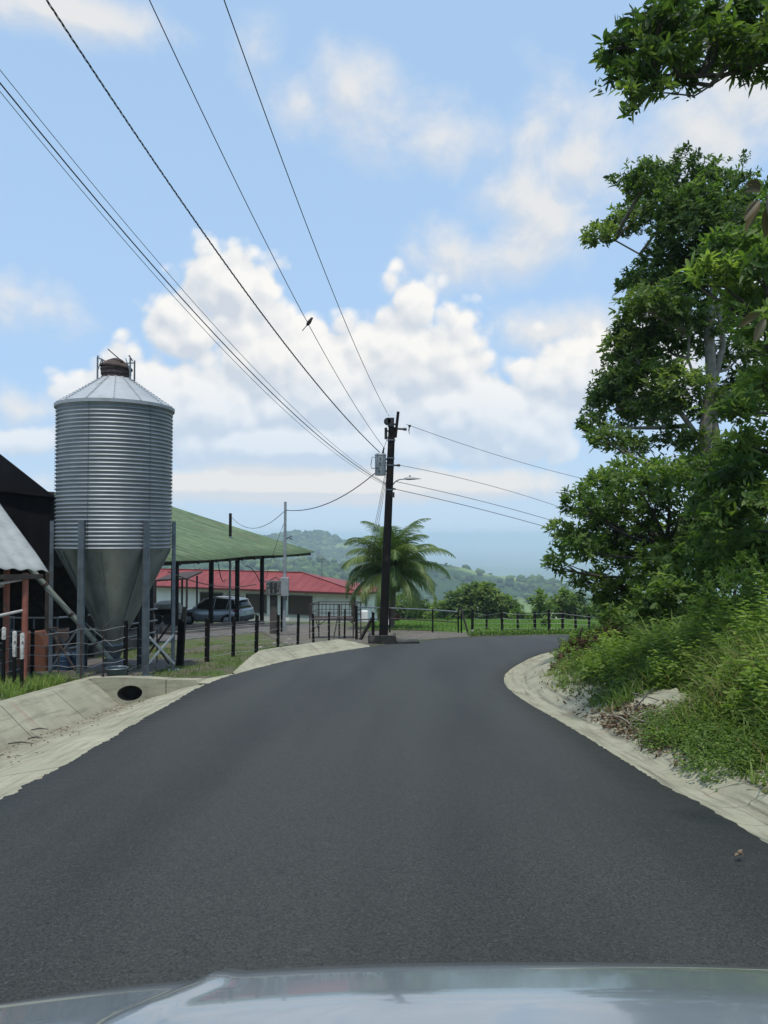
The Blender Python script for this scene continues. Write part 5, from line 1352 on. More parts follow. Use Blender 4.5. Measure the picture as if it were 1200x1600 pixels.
def small_signs():
    p = at(449, 968, 31.5); t = thing('white_tag', 'small white tag hanging low beside the meter cabinet pedestal', 'tag', onG((p.x, p.y))); m = MB(); m.box(p, (.14, .015, .15), .1); m.build('plate', M['white_paint'], t); m = MB(); m.tube([(p.x, p.y, p.z + .07), (p.x + .08, p.y, p.z + .4)], .005, 4); m.build('cord', M['cable'], t)
    p = at(606, 972, 36); t = thing('white_sign', 'small white board on a post just right of the utility pole', 'sign', onG((p.x, p.y))); m = MB(); m.box(p, (.20, .02, .26)); m.build('board', M['white_paint'], t, bevel=.004); m = MB(); g = G(p.x, p.y); m.box((p.x, p.y + .03, (g + p.z) / 2), (.04, .03, p.z - g)); m.build('stake', M['darkwood'], t)
    for k, (px, py, r) in enumerate(((430, 1007, .10), (438, 1010, .07), (407, 1013, .08), (447, 1006, .07), (452, 1000, .07))):
        b = onG(gnd(px, py)); rd = random.Random(k); m = MB(); rows = []
        for i in range(7):
            th = math.pi * i / 6; rows.append([(b.x + r * math.sin(th) * math.cos(a) * (1 + .2 * rd.random()), b.y + r * .8 * math.sin(th) * math.sin(a), b.z + .02 + r * .55 * math.cos(th)) for a in [2 * math.pi * j / 9 for j in range(9)] + [0]])
        m.grid(rows); tag(m.build('stone', M['rock'], None), ['pale stone at the left end of the long kerb apron, largest there', 'stone just right of the largest one on the apron edge', 'stone at the foot of the third dark fence post', 'stone below the meter cabinet pedestal', 'stone furthest right in the row below the meter cabinet'][k], 'stone', 'stones along the kerb apron')
    b = onG(gnd(452, 992)); m = MB(); m.lathe([(.0, .14), (.30, .13), (.42, .08), (.45, 0)], 20, b); tag(m.build('concrete_lid', M['trough'], None, smooth='auto'), 'round dark concrete lid on the ground right of the service pole', 'lid')
small_signs()

# ------------------------------------------------------------------ own car: bonnet and front end seen from the driver's seat
def build_hood():
    cx = .24; t = thing('silver_car', 'front of the silver-blue car the picture is taken from, bonnet in foreground', 'car', (cx, .2, 0))
    def hz(x, y):
        u = abs(x - cx); c = 1.0 - .018 * (u / .80) ** 2 - .10 * max(0, (u - .80) / .16) ** 2
        f = np.interp(y, [-.30, .2, .7, 1.0, 1.15, 1.28, 1.38], [1.12, 1.11, 1.075, 1.03, .985, .92, .80])
        uc = .49 + .55 * max(0, 1.12 - y); crease = .010 * math.exp(-((u - uc) / .020) ** 2) - .008 / (1 + math.exp(-(u - uc) / .012))
        return f * c - .02 + crease
    rows = []
    for j in range(60):
        y = -.30 + 1.68 * j / 59; yy = y
        rows.append([(cx + x, yy - .10 * (abs(x) / .95) ** 2.6 * max(0, (y + .3) / 1.68), hz(cx + x, y)) for x in np.linspace(-.95, .95, 120)])
    m = MB(); m.grid(rows); o = m.build('bonnet', M['hood'], t, smooth=True); s = o.modifiers.new('t', 'SOLIDIFY'); s.thickness = .012
    for sx in (-1, 1):
        m = MB(); rws = []
        for j in range(26):
            y = -.30 + 1.62 * j / 25; xx = .95 * sx; yo = y - .10 * max(0, (y + .3) / 1.68)
            top = hz(cx + xx, y); rws.append([(cx + xx, yo, top), (cx + xx * 1.03, yo, top - .05), (cx + xx * 1.05, yo, .72), (cx + xx * 1.04, yo, .45)])
        m.grid(rws); m.build('front_wing', M['hood'], t, smooth=True)
        w_ = MB(); w_.lathe([(.24, -.11), (.34, -.11), (.37, -.08), (.37, .08), (.34, .11), (.24, .11)], 30, (cx + sx * .88, .55, .37), axis='x'); wh = w_.build('wheel', M['tyre'], t, smooth='auto')
        r = MB(); r.lathe([(.24, sx * .08), (.08, sx * .09), (0, sx * .10)], 20, (cx + sx * .88, .55, .37), axis='x'); r.build('rim', M['rim'], wh)
        m = MB(); m.box((cx + sx * .66, 1.16, .72), (.36, .12, .14), -sx * .25); m.build('headlight', M['lamp_glass'], t, bevel=.03)
    m = MB(); m.box((cx, 1.22, .48), (1.55, .16, .36)); m.build('bumper', M['hood'], t, bevel=.06)
    m = MB(); m.box((cx, 1.24, .74), (.95, .07, .15)); m.build('grille', M['black_plastic'], t, bevel=.02)
build_hood()


# ------------------------------------------------------------------ trees and undergrowth on the right bank
def cl(lst, Y, jit=.6, seed=0, k=1.0, depth=.9):
    rd = random.Random(seed); out = []
    for (px, py, r) in lst:
        y = Y + rd.uniform(-jit, jit); c = at(px, py, y); rr = r / F * y * k
        out.append(((c.x, c.y, c.z), (rr, rr * depth * 1.1, rr * .82)))
    return out
def build_right_trees():
    tb = onG((8.0, 19.1))
    A = cl([(1010, 285, 36), (1062, 288, 46), (1120, 305, 52), (1178, 335, 46), (1045, 335, 44), (935, 372, 24), (968, 358, 30), (1000, 335, 30), (1000, 300, 26),
            (1098, 372, 62), (1155, 400, 62), (1052, 420, 50), (988, 448, 24), (1012, 485, 40), (985, 548, 36), (1040, 545, 48), (1010, 600, 48), (958, 640, 42), (1010, 655, 40),
            (948, 690, 32), (1060, 610, 46), (1060, 485, 50), (1160, 500, 52), (970, 600, 34), (985, 700, 26), (1175, 620, 50), (1085, 330, 50), (1140, 350, 50), (1000, 525, 40), (1085, 430, 46), (1075, 520, 46), (1140, 640, 46), (1030, 640, 40), (1150, 560, 44), (1010, 440, 32), (1030, 480, 40), (960, 620, 34), (930, 665, 22), (990, 575, 40), (1050, 690, 26)], 20, 1.6, 1, 1.18)
    p = lambda a, b, y=19.0: at(a, b, y)
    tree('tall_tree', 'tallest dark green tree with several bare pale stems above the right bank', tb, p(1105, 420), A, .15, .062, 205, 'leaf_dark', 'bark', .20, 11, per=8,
         trunk_pts=[tb - Vector((0, 0, .3)), p(1104, 780), p(1100, 690), p(1112, 600), p(1108, 520), p(1118, 430), p(1110, 330)],
         extra_trunks=(([p(1118, 800), p(1122, 700), p(1110, 620), p(1130, 540), p(1122, 470)], .12), ([p(1090, 790), p(1096, 690), p(1060, 640), p(1010, 600)], .10), ([p(1100, 640), p(1075, 560), p(1080, 480), p(1040, 420, 20.3), p(960, 375, 20.3)], .04)))
    tb = onG((8.9, 13.4))
    B = cl([(1085, 440, 34), (1130, 395, 44), (1190, 420, 56), (1195, 520, 50), (1215, 620, 56), (1150, 700, 36), (1205, 710, 56), (1150, 640, 40), (1160, 740, 44), (1120, 820, 44), (1190, 470, 50), (1110, 430, 36), (1200, 380, 50), (1185, 790, 52), (1130, 770, 42), (1225, 860, 52), (1150, 470, 40), (1240, 340, 56), (1190, 600, 40)], 13, .8, 2, 1.05)
    tree('broadleaf_tree', 'mid height tree with long glossy leaves at the right edge before the tallest tree', tb, at(1215, 520, 13.2), B, .22, .070, 125, 'leaf_mid', 'bark_dark', .12, 12, per=8, cat='tree')
    tb = onG((7.6, 17.2))
    Cc = cl([(868, 885, 24), (872, 828, 22), (905, 785, 32), (945, 765, 38), (950, 825, 46), (915, 860, 34), (1000, 765, 46), (1005, 850, 56), (1062, 800, 58), (1070, 880, 56), (1130, 820, 58), (965, 925, 34), (1015, 935, 44), (905, 905, 16), (1100, 740, 40), (1040, 745, 36), (960, 880, 40), (935, 850, 36), (930, 915, 28), (950, 945, 26), (975, 800, 44), (1030, 900, 50), (1130, 880, 56), (1100, 850, 56), (1160, 780, 50), (925, 800, 30), (985, 965, 24), (1175, 850, 50), (890, 850, 30), (940, 745, 20), (980, 735, 28)], 16.8, 1.2, 3, 1.08)
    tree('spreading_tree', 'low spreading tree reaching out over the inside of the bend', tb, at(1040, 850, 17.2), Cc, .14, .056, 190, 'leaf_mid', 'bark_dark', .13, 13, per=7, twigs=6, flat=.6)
    # bough coming in at the top right from a tree standing outside the frame
    tb = onG((7.4, 6.4))
    Dd = cl([(968, 120, 24), (985, 150, 22), (975, 70, 26), (1010, 95, 36), (1030, 40, 40), (1060, 100, 34), (1090, 50, 44), (1100, 100, 28), (1140, 40, 44), (1150, 95, 26), (1190, 30, 44), (1180, 90, 34), (1240, 60, 60), (1030, 140, 20), (1060, 15, 40), (1300, 0, 90), (1320, 120, 60), (950, 100, 18), (1000, 60, 30), (1005, 130, 26), (1120, 65, 40), (1075, 130, 22), (1165, 120, 24), (990, 170, 12)], 8.4, .5, 4, 1.15)
    pts = [tb - Vector((0, 0, .3)), Vector((7.6, 7.0, 2.2)), Vector((7.3, 7.6, 4.2)), at(1400, 60, 8.2), at(1500, -260, 8.4)]
    tree('overhanging_tree', 'dark leathery leaved bough hanging into the top right corner', tb, (7, 7, 6), Dd, .13, .042, 320, 'leaf_dark', 'bark_dark', .15, 14, per=9, trunk_pts=pts, twigs=6, updir=.1,
         extra_trunks=(([at(1400, 60, 8.2), at(1200, 95, 8.3), at(1130, 118, 8.3), at(1060, 118, 8.4), at(990, 120, 8.4)], .035), ([at(1135, 118, 8.3), at(1085, 150, 8.3), at(1040, 145, 8.4), at(1010, 150, 8.4)], .012)))
    # bright shrub and undergrowth
    def shrub(name, label, lst, Y, leaf, wid, dens, mat, seed, per=7, k=1.1, jit=.5, flat=.8, group=None):
        C_ = cl(lst, Y, jit, seed, k); cx = sum(c[0][0] for c in C_) / len(C_); cy = sum(c[0][1] for c in C_) / len(C_); b = onG((cx, cy))
        tree(name, label, b, b + Vector((0, 0, .7)), C_, leaf, wid, dens, mat, 'bark_dark', .035, seed, per=per, cat='shrub', twigs=3, flat=flat, group=group)
    shrub('bright_shrub', 'bright yellow-green shrub standing above the tall grass at the right', [(1130, 925, 38), (1165, 900, 36), (1105, 955, 34), (1150, 960, 42), (1195, 935, 40)], 11.5, .075, .034, 420, 'leaf_lime', 21)
    shrub('leafy_shrub', 'green leafy shrub under the spreading tree just right of the bend', [(960, 965, 26), (990, 975, 30), (1030, 965, 34), (1065, 950, 34), (1010, 945, 30)], 14.6, .12, .048, 240, 'leaf_mid', 22)
    shrub('dark_shrub', 'dark understorey shrub below the tall bare stems', [(1100, 700, 40), (1150, 740, 50), (1060, 740, 40), (1185, 860, 50), (1140, 880, 50)], 18.5, .18, .07, 130, 'leaf_dark', 23)
    shrub('understorey_bush', 'shaded bush filling the gap behind the bright yellow-green shrub', [(1090, 900, 50), (1190, 860, 56), (1150, 850, 50), (1220, 930, 60), (1050, 930, 40), (1120, 980, 46)], 14, .15, .06, 170, 'leaf_mid', 24)
    shrub('withered_shrub', 'dark purple-brown withered shrub at the inner edge of the bend', [(905, 1010, 20), (935, 1000, 22), (882, 1028, 16), (962, 990, 22), (925, 1020, 18), (866, 1046, 12), (900, 1030, 14)], 14.5, .085, .026, 500, 'dead', 25, k=1.0, jit=.25)
    # big browned leaves right at the edge
    def big_leaf_plant(px, py, Y, n, seed, label):
        rd = random.Random(seed); c = at(px, py, Y); b = onG((c.x + .35, c.y + .1)); t = thing('sapling', label, 'sapling', b)
        m = MB(); m.tube([b, b.lerp(c, .6) + Vector((.15, 0, 0)), c], [.02, .014, .008], 6); m.build('stem', M['bark_dark'], t, smooth=True)
        B, D, S = [], [], []
        for k in range(n):
            a = k * 2.4 + rd.random(); e = rd.uniform(-1.0, .9); d = Vector((math.cos(a) * math.cos(e), math.sin(a) * math.cos(e) * .6, math.sin(e))).normalized()
            B.append(c + d * .02); D.append(d); S.append(d.cross(Vector((rd.uniform(-.4, .4), -1, rd.uniform(-.2, .6)))).normalized())
        rows = MB(); L = .115; tint = []
        for b_, d, s_ in zip(B, D, S):
            nn = s_.cross(d); r = []
            for i in range(9):
                u = i / 8; wd = .027 * math.sin(math.pi * min(1, u * .96 + .02)) ** .7; cc = b_ + d * (.04 + L * u) - Vector((0, 0, .9 * u * u)) * L * .55
                r.append([cc + s_ * wd * q + nn * (abs(q) * .25 * wd) for q in (-1, -.5, 0, .5, 1)])
            rows.grid(r); tint += [rd.uniform(.2, .9)] * 45
        o = rows.build('leaves', M['leaf_brown'], t, smooth=True); a = o.data.attributes.new('tint', 'FLOAT', 'POINT'); a.data.foreach_set('value', tint)
    big_leaf_plant(1200, 305, 4.3, 13, 5, 'upper sapling with large brown-green leaves cut by the right edge')
    big_leaf_plant(1205, 488, 4.4, 5, 9, 'lower sapling with few large yellow-brown leaves cut by the right edge')
build_right_trees()

def scatter_bank(n, rs, d0, d1, y0, y1, xmax=14):
    X = rs.uniform(1.5, xmax, n * 6); Y = rs.uniform(y0, y1, n * 6); d = right_offset(X, Y); ok = (d > d0) & (d < d1) & (X < Y * .56 + 1.2)
    X, Y, d = X[ok][:n], Y[ok][:n], d[ok][:n]; return X, Y, d
def build_grass():
    rs = np.random.RandomState(31)
    # tall arching grass on the bank
    X, Y, d = scatter_bank(17000, rs, .62, 7.5, 3.2, 25)
    k = 6; X = np.repeat(X, k) + rs.randn(len(X) * k) * .05; Y = np.repeat(Y, k) + rs.randn(len(Y) * k) * .05; d = np.repeat(d, k)
    patch = fbm(X * .8 + 5, Y * .8, 3)
    bare = ((X - 3.45) ** 2 / .45 + (Y - 9.4) ** 2 / .40 < 1) | ((d < .56) & (Y < 7.9)) | ((d < .95) & (Y > 8.5) & (Y < 9.9)) | ((d < 2.1) & (Y > 14.8)) | ((d < .70) & (Y > 11.0))
    keep = ~bare & (rs.rand(len(X)) < np.interp(d, [.6, .8, 1.3], [.5, .9, 1]))
    X, Y, d, patch = X[keep], Y[keep], d[keep], patch[keep]
    Z = height(X, Y)
    h = np.interp(d, [.7, 1.3, 2.4, 5], [.26, .58, .95, 1.1]) * (.45 + .6 * rs.rand(len(X))) * (1 + .5 * patch) * np.interp(Y, [5, 10.5, 13, 15, 20], [1.05, 1.0, .65, .40, .40])
    w = .010 + .016 * rs.rand(len(X)); p2 = fbm(X * .35 + 40, Y * .35 + 3, 2); tint = np.clip(.45 + .6 * patch + .5 * p2 + rs.randn(len(X)) * .20 + (rs.rand(len(X)) > .87) * .5, 0, 1)
    V, Q, T = blades(np.c_[X, Y, Z], h, w, rs, .95, 5, tint)
    tag(mesh_np('tall_grass', V, Q, M['grass_tall'], None, T), 'tall arching green grass covering the right bank', 'grass', kind='stuff')
    # broad bladed cane grass, taller, to the right
    X, Y, d = scatter_bank(520, rs, 2.2, 6.0, 6, 13); pk = fbm(X * .7 + 9, Y * .7, 2) > -.05; X, Y = X[pk], Y[pk]; k = 7; X = np.repeat(X, k) + rs.randn(len(X) * k) * .04; Y = np.repeat(Y, k) + rs.randn(len(Y) * k) * .04; Z = height(X, Y)
    V, Q, T = blades(np.c_[X, Y, Z], .65 + .45 * rs.rand(len(X)), .026 + .02 * rs.rand(len(X)), rs, 1.1, 7, np.clip(.62 + rs.randn(len(X)) * .14, 0, .93))
    tag(mesh_np('cane_grass', V, Q, M['grass_tall'], None, T), 'broad bladed bright cane grass rising above the other grass of the bank', 'grass', kind='stuff')
    # broad-leaved weeds between it
    X, Y, d = scatter_bank(2600, rs, 1.0, 7, 4, 24); bare = ((X - 3.45) ** 2 / .5 + (Y - 9.4) ** 2 / .55 < 1); X, Y, d = X[~bare], Y[~bare], d[~bare]; n = len(X); Z = height(X, Y)
    per = 9; ii = np.repeat(np.arange(n), per); hh = np.interp(d, [1, 3], [.25, .75])[ii] * rs.rand(n * per)
    B = np.c_[X[ii], Y[ii], Z[ii] + hh] + rs.randn(n * per, 3) * .04; D = unit(rs.randn(n * per, 3) * np.array([1, 1, .35]) + np.array([0, 0, .2])); S = unit(np.cross(D, np.array([0, 0, 1.]) + rs.randn(n * per, 3) * .3))
    V, Q = leaf_mesh(B, D, S, .07 + .07 * rs.rand(n * per), .03 + .03 * rs.rand(n * per)); T = np.repeat(np.clip(rs.rand(n * per), 0, .95), 6)
    tag(mesh_np('broadleaf_weeds', V, Q, M['leaf_mid'], None, T), 'small broad-leaved weeds growing among the tall grass of the bank', 'weeds', kind='stuff')
    # taller leafy weeds further up the bank
    X, Y, d = scatter_bank(2100, rs, 1.2, 6.5, 4.2, 21); pk = fbm(X * .9 + 19, Y * .9, 3) > -.08; X, Y, d = X[pk], Y[pk], d[pk]; n = len(X); Z = height(X, Y); per = 34
    ii = np.repeat(np.arange(n), per); hw = (.40 + .75 * rs.rand(n)) * np.interp(Y, [7, 11, 14, 18], [1, 1, .6, .6]) * np.interp(d, [1.3, 2.5], [.6, 1.1]); kk = np.tile((np.arange(per) + 1.) / per, n); az = kk * per * 2.4 + ii
    lean = rs.randn(n, 2) * .16; B = np.c_[X[ii] + lean[ii, 0] * kk, Y[ii] + lean[ii, 1] * kk, Z[ii] + hw[ii] * kk]; D = unit(np.c_[np.cos(az), np.sin(az), .15 + .5 * rs.rand(n * per) - .3 * (1 - kk)]); S = unit(np.cross(D, np.array([0, 0, 1.]) + rs.randn(n * per, 3) * .3))
    V, Q = leaf_mesh(B, D, S, (.08 + .09 * rs.rand(n * per)) * (1.15 - .5 * kk), (.030 + .03 * rs.rand(n * per)) * (1.1 - .4 * kk), .18, .35); T = np.repeat(np.clip(.30 + .45 * kk + (rs.rand(n) * .4 - .2)[ii] + rs.randn(n * per) * .1, 0, .95), 6)
    tag(mesh_np('leafy_weeds', V, Q, M['leaf_lime'], None, T), 'knee high bright leafy weeds scattered over the upper bank', 'weeds', kind='stuff')
    # creeping vine on the near concrete
    X, Y, d = scatter_bank(5200, rs, .46, 1.45, 3.0, 9.0, 6); pt = fbm(X * 1.6, Y * 1.6 + 8, 3); lim = np.interp(Y, [3, 5.5, 6.3, 7.5, 9], [.12, .10, .02, -.25, -.05]) + np.where(d < .62, .18, 0); ok = pt > lim; X, Y, d = X[ok], Y[ok], d[ok]; n = len(X)
    Z = height(X, Y) + .08; per = 7; ii = np.repeat(np.arange(n), per); B = np.c_[X[ii], Y[ii], Z[ii] + rs.rand(n * per) ** 2 * .16 - .02] + rs.randn(n * per, 3) * np.array([.06, .06, .01])
    D = unit(rs.randn(n * per, 3) * np.array([1, 1, .3])); S = unit(np.cross(D, np.array([0, 0, 1.]) + rs.randn(n * per, 3) * .25))
    V, Q = leaf_mesh(B, D, S, (.020 + .035 * rs.rand(n * per) ** 2), .012 + .018 * rs.rand(n * per)); T = np.repeat(np.clip((.15 + .5 * rs.rand(n))[ii] + .35 * rs.rand(n * per), 0, .95), 6)
    tag(mesh_np('creeping_vine', V, Q, M['leaf_mid'], None, T), 'low creeping vine spreading over the concrete edge at the right', 'vine', kind='stuff')
    # litter: dry leaves caught along the gutter
    P = []
    X, Y, d = scatter_bank(5200, rs, .44, 1.25, 7.2, 13.5, 6); ok = rs.rand(len(X)) < np.interp(Y, [7.2, 8.1, 9.6, 10.4, 13.5], [.1, .9, .9, .08, .03]); X, Y = X[ok], Y[ok]; n = len(X); Z = height(X, Y) + .085
    B = np.c_[X, Y, Z]; D = unit(rs.randn(n, 3) * np.array([1, 1, .4])); S = unit(np.cross(D, np.array([0, 0, 1.]) + rs.randn(n, 3) * .5)); V, Q = leaf_mesh(B, D, S, .025 + .06 * rs.rand(n), .018 + .025 * rs.rand(n), .3, .1); T = np.repeat(rs.rand(n), 6)
    tag(mesh_np('leaf_litter', V, Q, M['litter'], None, T), 'dry brown leaves gathered beside the right gutter', 'leaf litter', kind='stuff')
    # left verge and yard grass
    n = 60000; X = rs.uniform(-15, -1.0, n); Y = rs.uniform(6, 34, n)
    lx = np.interp(Y, LE[:420, 1], LE[:420, 0]); pt = fbm(X * .9, Y * .9, 4)
    okd = np.where(Y < 13.9, X < -5.45, X < lx - np.interp(Y, [13.9, 15, 15.7, 16.5], [1.9, .5, .25, .75]))
    sh = (X > -12) & (X < -4.85) & (Y > 14.85) & (Y < 19.8)
    slab = X < np.interp(Y, [20, 27, 31.5, 42], [-8.6, -7.8, -6.4, -3.6])
    keep = okd & (pt > -.10 + sh * .45) & (~slab | (Y < 20)) & (Y < 25.5) & ~((X < -7.4) & (Y > 17)) & ((X > -9) | (Y < 15))
    X, Y, pt = X[keep], Y[keep], pt[keep]; Z = height(X, Y)
    front = (Y < 14.6); h = np.where(front & (X < -5.4), .20, .085) * (.5 + .9 * rs.rand(len(X))) * (1 + .5 * pt)
    V, Q, T = blades(np.c_[X, Y, Z], h, .007 + .008 * rs.rand(len(X)), rs, .8, 3, np.clip(.45 + .5 * pt + rs.randn(len(X)) * .2, 0, 1))
    tag(mesh_np('verge_grass', V, Q, M['grass_short'], None, T), 'patchy short grass on the left verge around the fences', 'grass', kind='stuff')
    n = 2600; X = rs.uniform(-9.0, -5.45, n); Y = rs.uniform(9.5, 14.2, n); ok = fbm(X * 1.5, Y * 1.5, 2) > -.1; X, Y = X[ok], Y[ok]; k = 6; X = np.repeat(X, k) + rs.randn(len(X) * k) * .03; Y = np.repeat(Y, k) + rs.randn(len(Y) * k) * .03; Z = height(X, Y)
    V, Q, T = blades(np.c_[X, Y, Z], .16 + .22 * rs.rand(len(X)), .009 + .008 * rs.rand(len(X)), rs, .8, 4, np.clip(.6 + rs.randn(len(X)) * .2, 0, 1))
    tag(mesh_np('clump_grass', V, Q, M['grass_tall'], None, T), 'longer bright grass clumps below the fence at the left edge', 'grass', kind='stuff')
    # meadow
    n = 60000; X = rs.uniform(-2, 34, n); Y = 32.4 + 40 * rs.rand(n) ** 1.3; lx = np.interp(X, LE[300:, 0], LE[300:, 1])
    ok = (Y > lx + .6) & ((X > 4.8) | (Y > 34.8)) & (X < Y * .33 + 1) & (X > -1 + (Y - 36) * .02); X, Y = X[ok], Y[ok]; Z = height(X, Y)
    V, Q, T = blades(np.c_[X, Y, Z], .10 + .14 * rs.rand(len(X)), .02 + .02 * rs.rand(len(X)), rs, .7, 2, rs.rand(len(X)))
    tag(mesh_np('meadow_grass', V, Q, M['grass_lawn'], None, T), 'bright green meadow grass beyond the bend', 'grass', kind='stuff')
    # small weeds at the fence feet on the far side of the bend
    n = 2500; X = rs.uniform(3.4, 12.5, n); Y = np.interp(X, LE[300:, 0], LE[300:, 1]) + .5 + rs.rand(n) * 1.2; Z = height(X, Y); B = np.c_[X, Y, Z + .02 + .14 * rs.rand(n)]; D = unit(rs.randn(n, 3)); S = unit(np.cross(D, rs.randn(n, 3)))
    V, Q = leaf_mesh(B, D, S, .08 + .08 * rs.rand(n), .04 + .03 * rs.rand(n)); tag(mesh_np('fence_weeds', V, Q, M['leaf_mid'], None, np.repeat(rs.rand(n) * .9, 6)), 'low weeds along the foot of the meadow fence', 'weeds', kind='stuff')
    # gravel scatter
    n = 1500; X = rs.uniform(-9, -5.4, n); Y = rs.uniform(10.2, 13.2, n); a = rs.rand(n) < .6; X = np.where(a, -5.5 - rs.rand(n) * .9, X); Z = height(X, Y)
    Vs = []; Qs = []
    base = np.array([[-1, -1, -.5], [1, -1, -.5], [1, 1, -.5], [-1, 1, -.5], [-.6, -.6, .6], [.6, -.6, .6], [.6, .6, .6], [-.6, .6, .6]]) ; bq = np.array([[0, 1, 5, 4], [1, 2, 6, 5], [2, 3, 7, 6], [3, 0, 4, 7], [4, 5, 6, 7]])
    r = (.012 + .03 * rs.rand(n) ** 2)[:, None, None]; ang = rs.rand(n) * 6.28; R = np.stack([np.stack([np.cos(ang), -np.sin(ang)], 1), np.stack([np.sin(ang), np.cos(ang)], 1)], 1)
    bv = base[None] * (1 + .35 * rs.randn(n, 8, 3)) * r; bv[:, :, :2] = np.einsum('nij,nkj->nki', R, bv[:, :, :2]); V = bv + np.c_[X, Y, Z + .01][:, None, :]; Q = (bq[None] + (np.arange(n) * 8)[:, None, None]).reshape(-1, 4)
    tag(mesh_np('loose_stones', V.reshape(-1, 3), Q, M['rock']), 'loose pale stones behind the top edge of the left drain', 'stones', kind='stuff')
build_grass()

def build_small_ground_things():
    rd = random.Random(4)
    t = thing('dead_branches', 'bare dead branches lying in the dry leaves beside the right gutter', 'branches', onG((2.95, 9.4)))
    for k in range(9):
        c0 = Vector((2.95 + rd.uniform(-.15, .30), 9.15 + rd.uniform(-.45, .45), 0)); an = rd.uniform(0, 6.28); L = rd.uniform(.15, .36); d = Vector((math.cos(an), math.sin(an), 0)) * L
        P = [c0 - d, c0 + Vector((rd.uniform(-.08, .08), rd.uniform(-.08, .08), 0)), c0 + d]
        Q = [onG(p, .09 + hh) for p, hh in zip(P, (0, rd.uniform(.04, .12), rd.uniform(.02, .30)))]
        m = MB(); m.tube(bez(Q[0], Q[1], Q[2], 7), [.011, .010, .009, .008, .006, .005, .003], 6); m.build('branch', M['bark'], t, smooth=True)
    # broken concrete slabs on the bank
    for k, (x, y, s, lab) in enumerate(((3.42, 9.5, .5, 'pale slab of bare concrete in the grass above the dead branches'),)):
        b = onG((x, y)); m = MB(); M3 = Matrix.Rotation(rd.uniform(-.4, .4), 3, 'Z') @ Matrix.Rotation(-.45, 3, 'Y') @ Matrix.Rotation(.15, 3, 'X'); m.box(b + Vector((0, 0, .06)), (s, s * .9, .10), M=M3)
        o = m.build('concrete_slab', M['concrete'], None, bevel=.02); strip_attr(o, [v[1] * .3 for v in m.v], [v[0] for v in m.v]); tag(o, lab, 'slab')
    # sticks and leaves in the drain
    for k, (px, py, L, a, lab) in enumerate(((32, 1165, .30, .05, 'longest dark stick lying in the left drain'), (62, 1143, .22, .2, 'short stick in the drain above the longest one'), (55, 1157, .18, .15, 'thin twig between two sticks in the left drain'))):
        p = gnd(px, py, -.24); z = -K * p.y - .215; m = MB(); d = Vector((math.cos(a), math.sin(a), 0)) * L; q = Vector((p.x, p.y, z)); m.tube([q - d / 2, q + Vector((0, 0, .02)), q + d / 2], [.008, .010, .005], 6); tag(m.build('stick', M['bark_dark'], None), lab, 'stick')
    p = gnd(1156, 1352); rs = np.random.RandomState(2); n = 3
    B = np.array([[p.x - .03, p.y, p.z + .055], [p.x + .0, p.y + .01, p.z + .06], [p.x + .02, p.y, p.z + .055]]); D = unit(np.array([[1, .2, .3], [.6, .5, .5], [-.4, .6, .5]])); S = unit(np.cross(D, np.array([[0, .2, 1.]] * 3)))
    V, Q = leaf_mesh(B, D, S, np.array([.06, .05, .04]), np.array([.04, .03, .03])); tag(mesh_np('fallen_leaf', V, Q, M['litter'], None, [.7] * 18), 'curled tan fallen leaf on the asphalt at the lower right', 'leaf')
    # scattered fine debris in the drain
    n = 320; Y = rs.uniform(7.5, 13.4, n); X = rs.uniform(-4.9, -3.7, n) ; bx = -4.7; ex = -3.1; f = (ex - X) / (ex - bx); Z = -K * Y - .31 * np.clip(f, 0, 1) + .015; ok = rs.rand(n) < np.clip(f, .15, 1); X, Y, Z = X[ok], Y[ok], Z[ok]; n = len(X)
    B = np.c_[X, Y, Z]; D = unit(rs.randn(n, 3) * np.array([1, 1, .15])); S = unit(np.cross(D, np.array([0, 0, 1.]) + rs.randn(n, 3) * .3)); V, Q = leaf_mesh(B, D, S, .02 + .04 * rs.rand(n), .012 + .015 * rs.rand(n))
    tag(mesh_np('drain_litter', V, Q, M['litter'], None, np.repeat(rs.rand(n) * .6, 6)), 'fine dry leaf bits scattered along the floor of the left drain', 'leaf litter', kind='stuff')
build_small_ground_things()

